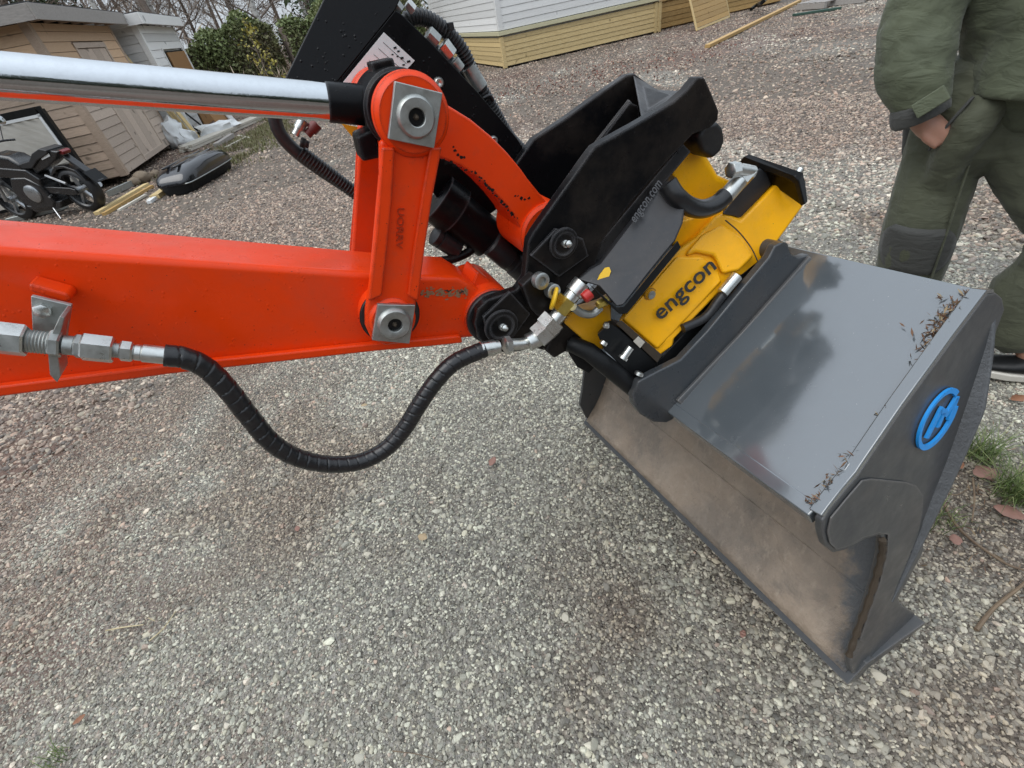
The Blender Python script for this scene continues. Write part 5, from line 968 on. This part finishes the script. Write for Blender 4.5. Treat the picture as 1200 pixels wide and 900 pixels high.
# shoes
SOLE = paint('pale_sole', (.55, .52, .46), .6, None, 0, .3, 0)
def shoe(c, ang):
    u_ = np.array([math.cos(ang), math.sin(ang), 0]); v_ = np.array([-u_[1], u_[0], 0]); c = np.array(c)
    def rg_(x, hw, z0, z1): return [c+u_*x+v_*(hw*math.cos(a))+UPZ*(z0+(z1-z0)*(.5+.5*math.sin(a))) for a in np.linspace(0, 2*math.pi, 17)[:-1]]
    m3 = MB(); m3.loft([rg_(x, h, .022, z) for x, h, z in ((-.10, .022, .09), (-.092, .035, .115), (-.05, .041, .125), (.0, .042, .115), (.05, .045, .09), (.10, .049, .072), (.15, .046, .062), (.185, .034, .052), (.20, .012, .04))]); o = m3.build('shoe', DARKG, person, ang=60)
    m4 = MB(); ol = [(x, h) for x, h in ((-.108, .02), (-.09, .04), (-.03, .043), (.04, .044), (.10, .054), (.16, .05), (.195, .034), (.208, .012))]
    pa_ = [c+u_*x+v_*h for x, h in ol]+[c+u_*x-v_*h for x, h in ol[::-1]]
    m4.prism([p+UPZ*.0 for p in pa_], [p+UPZ*.030 for p in pa_]).build('sole', SOLE, o, .006); return o
shoe((.06, .03, .0), math.pi+.40); shoe((-.43, .07, .0), math.pi+.55)

# ================================================================== VEGETATION
def leafmesh(name, P, size, tint, mat, parent, seed=1, aspect=.5, up=.3):
    """many small leaf faces at points P, each a bent diamond"""
    r_ = np.random.default_rng(seed); n = len(P); a = r_.normal(0, 1, (n, 3)); a[:, 2] = a[:, 2]*.7+up; a /= np.linalg.norm(a, axis=1)[:, None]
    b = r_.normal(0, 1, (n, 3)); b -= a*(a*b).sum(1)[:, None]; b /= np.linalg.norm(b, axis=1)[:, None]; s = (size*r_.uniform(.6, 1.4, n))[:, None]
    v = np.stack([P-a*s*.5, P+b*s*aspect*.5, P+a*s*.5, P-b*s*aspect*.5], 1).reshape(-1, 3)
    me = bpy.data.meshes.new(name); me.vertices.add(4*n); me.vertices.foreach_set('co', v.ravel()); me.loops.add(4*n); me.polygons.add(n)
    me.loops.foreach_set('vertex_index', np.arange(4*n)); me.polygons.foreach_set('loop_start', np.arange(n)*4); me.update(calc_edges=True)
    at_ = me.attributes.new('tint', 'FLOAT', 'POINT'); at_.data.foreach_set('value', np.repeat(tint, 4).astype(np.float32))
    return fin(name, me, mat, parent, smooth=False)
def tinted(o, val):
    at_ = o.data.attributes.new('tint', 'FLOAT', 'POINT'); at_.data.foreach_set('value', np.full(len(o.data.vertices), val, np.float32)); return o
def bare_tree(seed, h, bark, lean_=.02):
    r_ = random.Random(seed); root = empty('bare_tree')
    tr_ = []; x = y = 0.
    for i in range(9):
        tr_.append(V3(x, y, h*i/8-.05)); x += r_.gauss(lean_, .10)*h/8; y += r_.gauss(0, .08)*h/8
    rad = [.012*h*(1-.88*i/8) for i in range(9)]; MB().tube(tr_, rad, 8).build('trunk', bark, root)
    br_ = MB(); tips = []
    def branch(p, d, L, r0, lev):
        q = [p]; dd2 = d
        for k in range(4):
            dd2 = dd2+np.array([r_.gauss(0, .22), r_.gauss(0, .22), r_.gauss(.05, .15)]); dd2 /= np.linalg.norm(dd2); q.append(q[-1]+dd2*L/4)
        br_.tube(q, [r0*(1-.2*k) for k in range(5)], 4 if lev else 5, False)
        if lev < 2:
            for _ in range(5 if lev == 0 else 4):
                k = r_.randint(1, 4); e = np.array([r_.gauss(0, 1), r_.gauss(0, 1), r_.gauss(.2, .6)]); e = e/np.linalg.norm(e)*.8+dd2*.7; e /= np.linalg.norm(e); branch(q[k], e, L*.5, r0*.5, lev+1)
        else: tips.extend(q[1:])
    for _ in range(20):
        t = r_.uniform(.12, .97); i = min(int(t*8), 7); p = tr_[i]*(1-(t*8-i))+tr_[i+1]*(t*8-i); a = r_.uniform(0, 6.28); d = np.array([math.cos(a), math.sin(a), r_.uniform(.3, .9)]); d /= np.linalg.norm(d)
        branch(p, d, h*.22*(1.15-t*.6), .003*h*(1.1-t), 0)
    br_.build('branches', BARK, root, smooth=False)
    tp_ = np.array(tips); rr2 = np.random.default_rng(seed); tp_ = np.repeat(tp_, 2, 0)+rr2.normal(0, .12, (len(tp_)*2, 3))
    leafmesh('crown', tp_, .17, rr2.random(len(tp_)), BROWNT, root, seed, .12, .5); return root
def spruce(seed, h):
    r_ = np.random.default_rng(seed); root = empty('spruce_tree'); MB().tube([V3(0, 0, -.05), V3(0, 0, h*.5), V3(0, 0, h)], [.014*h, .009*h, .01], 8).build('trunk', BARK, root)
    P = []
    for z in np.arange(.05, .98, .022)*h:
        Rm = (1-z/h)**.85*h*.23*r_.uniform(.75, 1.15)+.1
        for k in range(9):
            a = r_.uniform(0, 6.28); 
            for t in np.arange(.12, 1, .085): P.append((math.cos(a)*Rm*t+r_.normal(0, .06), math.sin(a)*Rm*t+r_.normal(0, .06), z-.22*Rm*t*t+r_.normal(0, .07)))
    P = np.array(P); leafmesh('crown', P, .30, np.clip(r_.random(len(P))*.7+.3*np.hypot(P[:, 0], P[:, 1])/(h*.2), 0, 1), NEEDLE, root, seed, .35, -.1); return root
def copytree(o):
    c = o.copy(); col.objects.link(c)
    for k in o.children: d = k.copy(); col.objects.link(d); d.parent = c
    return c
protos = [bare_tree(21, 11, BIRCH), bare_tree(22, 9.5, BARK), bare_tree(23, 12, BIRCH, -.03), bare_tree(24, 10, BARK, .05)]; sprs = [spruce(31, 9), spruce(32, 11)]
used = set(); rt_ = random.Random(99)
def place(pro, x, y, rz, s, lbl, cat, grp):
    o = pro if id(pro) not in used else copytree(pro); used.add(id(pro)); o.location = (x, y, 0); o.rotation_euler = (0, 0, rz); o.scale = (s, s, s); tag(o, lbl, cat, grp)
tree_spots = []; nsp = 0
for i in range(40):
    ang = math.radians(rt_.uniform(-39, -3)); dd3 = rt_.uniform(24, 44); tree_spots.append((dd3*math.sin(ang), dd3*math.cos(ang)))
for i, (x, y) in enumerate(tree_spots):
    b4 = rt_.random()
    if b4 < .2: nsp += 1; place(sprs[nsp % 2], x, y, rt_.uniform(0, 6), rt_.uniform(.8, 1.2), 'dark green spruce among the bare trees behind the sheds', 'tree', 'spruces behind the sheds')
    else:
        k = rt_.choice((0, 1, 2, 3)); white = k in (0, 2)
        place(protos[k], x, y, rt_.uniform(0, 6), rt_.uniform(.75, 1.25), 'bare white-barked birch in the wood behind the sheds' if white else 'bare grey-brown tree in the wood behind the sheds', 'tree', 'birches behind the sheds' if white else 'bare trees behind the sheds')
for o in protos+sprs:
    if id(o) not in used:
        for k in list(o.children): bpy.data.objects.remove(k)
        bpy.data.objects.remove(o)
# brush at the wood's edge
nb_ = 16000; a_ = np.radians(rng.uniform(-52, 0, nb_)); d_ = rng.uniform(23, 34, nb_); Pb = np.stack([d_*np.sin(a_), d_*np.cos(a_), np.abs(rng.normal(0, .9, nb_))], 1)
tag(leafmesh('undergrowth', Pb, .42, rng.random(nb_), BROWNT, None, 5, .10, .9), 'tangle of brown brush at the edge of the wood', 'undergrowth', kind='stuff')
# the wood goes on round the yard behind the viewer
nw_ = 30000; a_ = np.radians(rng.uniform(55, 312, nw_)); d_ = rng.uniform(30, 42, nw_); Pb = np.stack([d_*np.sin(a_), d_*np.cos(a_), 9*rng.random(nw_)**1.4*(1+.3*np.sin(a_*17)+.2*np.sin(a_*41))], 1)
tag(leafmesh('surrounding_wood', Pb, 1.3, rng.random(nw_), NEEDLE, None, 6, .5, .3), 'dark wood closing the yard on its other sides', 'wood', kind='stuff')
# clipped hedge in two lengths
def hedge(name, A_, B_, h, th, lbl, seed, tint0):
    A_, B_ = np.array(A_), np.array(B_); L = np.linalg.norm(B_-A_); d = (B_-A_)/L; nn = np.array([-d[1], d[0], 0]); r_ = np.random.default_rng(seed); root = empty(name, loc=tuple(A_)); tag(root, lbl, 'hedge')
    n = int(L*5200); s = r_.uniform(0, L, n); z = h*r_.random(n)**.8; top_ = h*(1+.10*np.sin(s*1.9+seed)+.06*np.sin(s*5.3)); z = z*top_/h; w_ = (r_.random(n)**.35)*np.sign(r_.normal(0, 1, n))*th/2*(1-.35*(z/h)**4)*(1+.12*np.sin(s*4+z*5))
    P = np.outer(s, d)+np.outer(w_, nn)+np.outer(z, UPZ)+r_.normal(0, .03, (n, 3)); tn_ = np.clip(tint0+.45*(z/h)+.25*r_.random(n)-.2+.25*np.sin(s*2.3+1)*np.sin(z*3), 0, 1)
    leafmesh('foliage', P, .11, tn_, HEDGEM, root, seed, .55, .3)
    obox(MB(), -nn*th*.28+UPZ*0, d*L, nn*th*.56, UPZ*h*.86).build('inner_twigs', BARK, root)
    for k in range(int(L/.8)): MB().tube([d*(.4+.8*k), d*(.4+.8*k)+UPZ*h*.7], [.04, .02], 6).build('stem', BARK, root)
hA, hB = G(236, 130), G(318, 118)
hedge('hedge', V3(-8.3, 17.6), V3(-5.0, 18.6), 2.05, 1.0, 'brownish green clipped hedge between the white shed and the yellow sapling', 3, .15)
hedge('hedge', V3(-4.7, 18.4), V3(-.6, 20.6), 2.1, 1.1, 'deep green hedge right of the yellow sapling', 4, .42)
# sapling with yellow leaves and brown weeds
sp3 = G(322, 112)*np.array([1, 1, 0]); sp3 = sp3/np.linalg.norm(sp3)*16.3
sap = empty('yellow_sapling', loc=tuple(sp3)); tag(sap, 'slim sapling with sparse yellow autumn leaves before the hedge', 'sapling')
t = MB(); Py = []; r_ = random.Random(6); t.tube([V3(0, 0, -.02), V3(.03, 0, 1), V3(0, .03, 2.1)], [.02, .014, .005], 6)
for k in range(26):
    z = r_.uniform(.3, 1.95); a = r_.uniform(0, 6.28); L = .5*(1.15-z/2.2); e = V3(math.cos(a)*L, math.sin(a)*L, L*.7); t.tube([V3(.02, 0, z), V3(.02, 0, z)+e], [.006, .003], 4)
    for _ in range(9): f_ = r_.uniform(.3, 1.05); Py.append(np.array([.02, 0, z])+e*f_+np.array([r_.gauss(0, .05) for _ in range(3)]))
t.build('trunk', BARK, sap); leafmesh('crown', np.array(Py), .085, rng.random(len(Py)), YLEAF, sap, 8, .7)
Pw = sp3+np.stack([rng.normal(.35, .45, 900), rng.normal(0, .3, 900), np.abs(rng.normal(0, .4, 900))], 1); tag(leafmesh('dry_weeds', Pw, .30, .6+.4*rng.random(900), BROWNT, None, 4, .07, 1.6), 'rusty brown dry weeds around the yellow sapling', 'weeds', kind='stuff')
# mossy grass along the shed side of the yard
def blades(name, P, hgt_, tint, mat, parent, seed, wd_=.004, spread=.35):
    r_ = np.random.default_rng(seed); n = len(P); a = r_.uniform(0, 6.28, n); d = np.stack([np.cos(a), np.sin(a), np.zeros(n)], 1); h = (hgt_*r_.uniform(.5, 1.3, n))[:, None]; sd3 = np.stack([-np.sin(a), np.cos(a), np.zeros(n)], 1)*wd_; ln3 = r_.uniform(.1, 1., n)[:, None]*spread
    v = np.stack([P-sd3, P+sd3, P+d*h*ln3*.5+UPZ*h*.62+sd3*.8, P+d*h*ln3*.5+UPZ*h*.62-sd3*.8, P+d*h*ln3*1.4+UPZ*h], 1).reshape(-1, 3)
    f_ = [q for i in range(n) for q in ((5*i, 5*i+1, 5*i+2, 5*i+3), (5*i+3, 5*i+2, 5*i+4))]
    me = bpy.data.meshes.new(name); me.from_pydata(v.tolist(), [], f_); at_ = me.attributes.new('tint', 'FLOAT', 'POINT'); at_.data.foreach_set('value', np.repeat(tint, 5).astype(np.float32)); return fin(name, me, mat, parent, smooth=False)
nG = 9000; gs_ = rng.uniform(0, 1, nG); gq = np.outer(1-gs_, V3(-4.2, 8.9))+np.outer(gs_, V3(-4.4, 15.5))+np.stack([rng.normal(0, .5, nG), rng.normal(0, .3, nG), np.full(nG, -.01)], 1); gk = vnoise(gq[:, 0]+50, gq[:, 1]+50, 1.4, 9) > .48; gq = gq[gk]
tag(blades('yard_grass', gq, .07, rng.random(len(gq)), MOSS, None, 3, .006, .8), 'thin mossy grass along the shed side of the yard', 'grass', kind='stuff')
# grass tufts by the bucket
for i, (x, y, n, h, lbl) in enumerate(((1148, 536, 170, .10, 'upper green grass tuft beside the bucket'), (1185, 582, 210, .12, 'wide green grass tuft at the right edge below the brown leaf'), (1101, 612, 60, .055, 'small thin grass tuft close to the bucket side plate'), (66, 889, 60, .03, 'little green sprout in the gravel at the lower left'))):
    c = G(x, y); q = np.stack([rng.normal(0, .022, n), rng.normal(0, .022, n), np.full(n, -.004)], 1); e = empty('grass_tuft', loc=tuple(c*np.array([1, 1, 0]))); tag(e, lbl, 'grass', 'grass tufts')
    blades('blades', q, h, rng.random(n), GRASSM, e, 20+i, .0011, 1.2)
# fallen leaves
LEAFM = [paint('leaf_%d' % i, c, .6, None, 0, .3, 0, 0, 0, .4) for i, c in enumerate(((.27, .145, .11), (.40, .30, .18), (.26, .12, .065), (.45, .36, .20)))]
def leaf(x, y, s, mi, lbl, seed, lw=.45):
    r_ = random.Random(seed); c = G(x, y)*np.array([1, 1, 0]); vv = []; nn = 9; s *= 1.4; lw = .68
    for i in range(nn):
        t = i/(nn-1); wd_ = lw*math.sin(math.pi*min(1, t*.95+.03))**.8*s*(1+.15*math.sin(i*3)); zz = .006+.25*s*(t-.5)**2+r_.uniform(0, .003)
        vv += [V3((t-.5)*s, -wd_*.5, zz+.12*wd_), V3((t-.5)*s, 0, zz), V3((t-.5)*s, wd_*.5, zz+.15*wd_)]
    f_ = [(3*i+k, 3*i+k+1, 3*i+k+4, 3*i+k+3) for i in range(nn-1) for k in (0, 1)]; o = mk('fallen_leaf', vv, f_, LEAFM[mi], None); o.modifiers.new('thick', 'SOLIDIFY').thickness = .0006
    o.location = tuple(c+UPZ*.004); o.rotation_euler = (r_.uniform(-.15, .15), r_.uniform(-.15, .15), r_.uniform(0, 6.28)); tag(o, lbl, 'leaf', 'fallen leaves')
for i, (x, y, s, mi, lbl) in enumerate(((497, 632, .030, 1, 'yellow-tan fallen leaf alone in the middle of the gravel'), (578, 543, .032, 0, 'reddish fallen leaf on the gravel left of the bucket'), (1150, 557, .055, 0, 'large reddish brown leaf between the two grass tufts'), (1180, 604, .05, 0, 'curled reddish leaf below the wide grass tuft'), (1122, 546, .026, 2, 'small orange leaf beside the upper grass tuft'), (96, 845, .022, 2, 'orange leaf scrap at the lower left'), (350, 622, .020, 0, 'tiny reddish leaf left of the yellow-tan leaf'), (428, 477, .024, 1, 'tan leaf below the hose loop'), (1118, 636, .03, 0, 'reddish leaf beside the small thin tuft'), (1192, 470, .04, 2, 'dark brown leaf at the right edge under the shoe'), (160, 540, .018, 1, 'tan leaf scrap on the gravel below the orange arm'), (870, 745, .016, 0, 'tiny pale pink leaf scrap below the bucket edge'))):
    leaf(x, y, s, mi, lbl, i+40)
# twigs and straws
TW = wood('twig_bark', (.20, .14, .085), (.12, .08, .05)); STRAW = wood('straw', (.55, .46, .28), (.45, .36, .20))
for i, (pts_, r0, mat, lbl, cat) in enumerate(((((1098, 560), (1104, 584), (1118, 612), (1140, 634), (1178, 660), (1200, 668)), .0052, TW, 'long bare twig running from the bucket to the right edge', 'twig'), (((1140, 560), (1142, 585), (1139, 612)), .003, TW, 'short upright-looking twig between the grass tufts', 'twig'), (((1144, 738), (1165, 712), (1195, 688), (1215, 670)), .0054, TW, 'broken twig at the right edge below the grass', 'twig'), (((1102, 575), (1120, 580), (1136, 572)), .0022, TW, 'thin twig crossing the long bare twig', 'twig'),
      (((124, 739), (145, 735), (168, 732)), .0026, STRAW, 'straight pale straw on the left gravel', 'straw'), (((175, 751), (192, 736), (206, 716)), .0022, STRAW, 'bent pale straw right of the straight straw', 'straw'), (((174, 724), (182, 728)), .0013, STRAW, 'tiny pale straw above the bent straw', 'straw'), (((460, 880), (490, 884), (520, 893)), .0014, TW, 'thin dark twig at the bottom edge', 'twig'))):
    q = [G(x, y, .008+.004*(k % 2)) for k, (x, y) in enumerate(pts_)]
    o = MB().tube(spline(q, 4), list(np.linspace(r0, r0*.6, 4*(len(q)-1)+1)), 7).build('twig' if cat == 'twig' else 'straw', mat, None); tag(o, lbl, cat, 'twigs and straws on the gravel')
# needles and bark crumbs on the damp soil by the bucket, red-brown leaves along the house
nL = 420; PLg = np.stack([rng.normal(1.40, .20, nL), rng.normal(.64, .17, nL), rng.uniform(.002, .012, nL)], 1); LITG = foliage('soil_litter', [(.05, .035, .025), (.14, .085, .055), (.27, .20, .12)])
tag(leafmesh('soil_litter', PLg, .022, rng.random(nL), LITG, None, 14, .18, -.1), 'brown needles and bark crumbs on the soil beside the bucket', 'litter', kind='stuff')
nR = 1100; tR = rng.random(nR); A1, A2 = G(560, 118), G(835, 58); PR = np.outer(1-tR, A1)+np.outer(tR, A2)+np.stack([rng.normal(0, .8, nR), rng.normal(0, 1.0, nR), rng.uniform(.004, .02, nR)], 1)
tag(leafmesh('red_leaves', PR, .038, rng.random(nR), foliage('red_leaf_mat', [(.10, .04, .03), (.20, .075, .055), (.26, .13, .09)]), None, 15, .6, 0.), 'reddish brown leaves drifted along the gravel before the house', 'leaves', kind='stuff')
# litter caught on the bucket's top plate along the near side plate
LIT = foliage('litter', [(.05, .035, .025), (.16, .085, .05), (.30, .24, .14)]); Pl = []
for i in range(275):
    t = np.clip(rng.normal(.84, .07), 0, .97) if i < 205 else (np.clip(rng.normal(.10, .06), 0.01, 1) if i < 255 else rng.random()); p = a_l = np.array([SLP[0]*(1-t)+SBK[0]*t, 0, SLP[1]*(1-t)+SBK[1]*t]); wd_ = (WL*(1-t)+WB*t)-.016
    off_ = abs(rng.normal(0, .009 if i < 330 else .005)); off_ *= (1.35 if .7 < t < .95 else .7); Pl.append(np.array([p[0], -wd_+off_, p[2]])+np.array([-.54, 0, .84])*(.002+abs(rng.normal(0, .004))))
Pl = np.array([np.array(BUCK@Vector(p)) for p in Pl])
lit_ = leafmesh('leaf_litter', Pl, .0115, rng.random(len(Pl)), LIT, None, 12, .22, .1); tag(lit_, 'brown leaf and twig litter caught along the bucket edge', 'litter', kind='stuff')
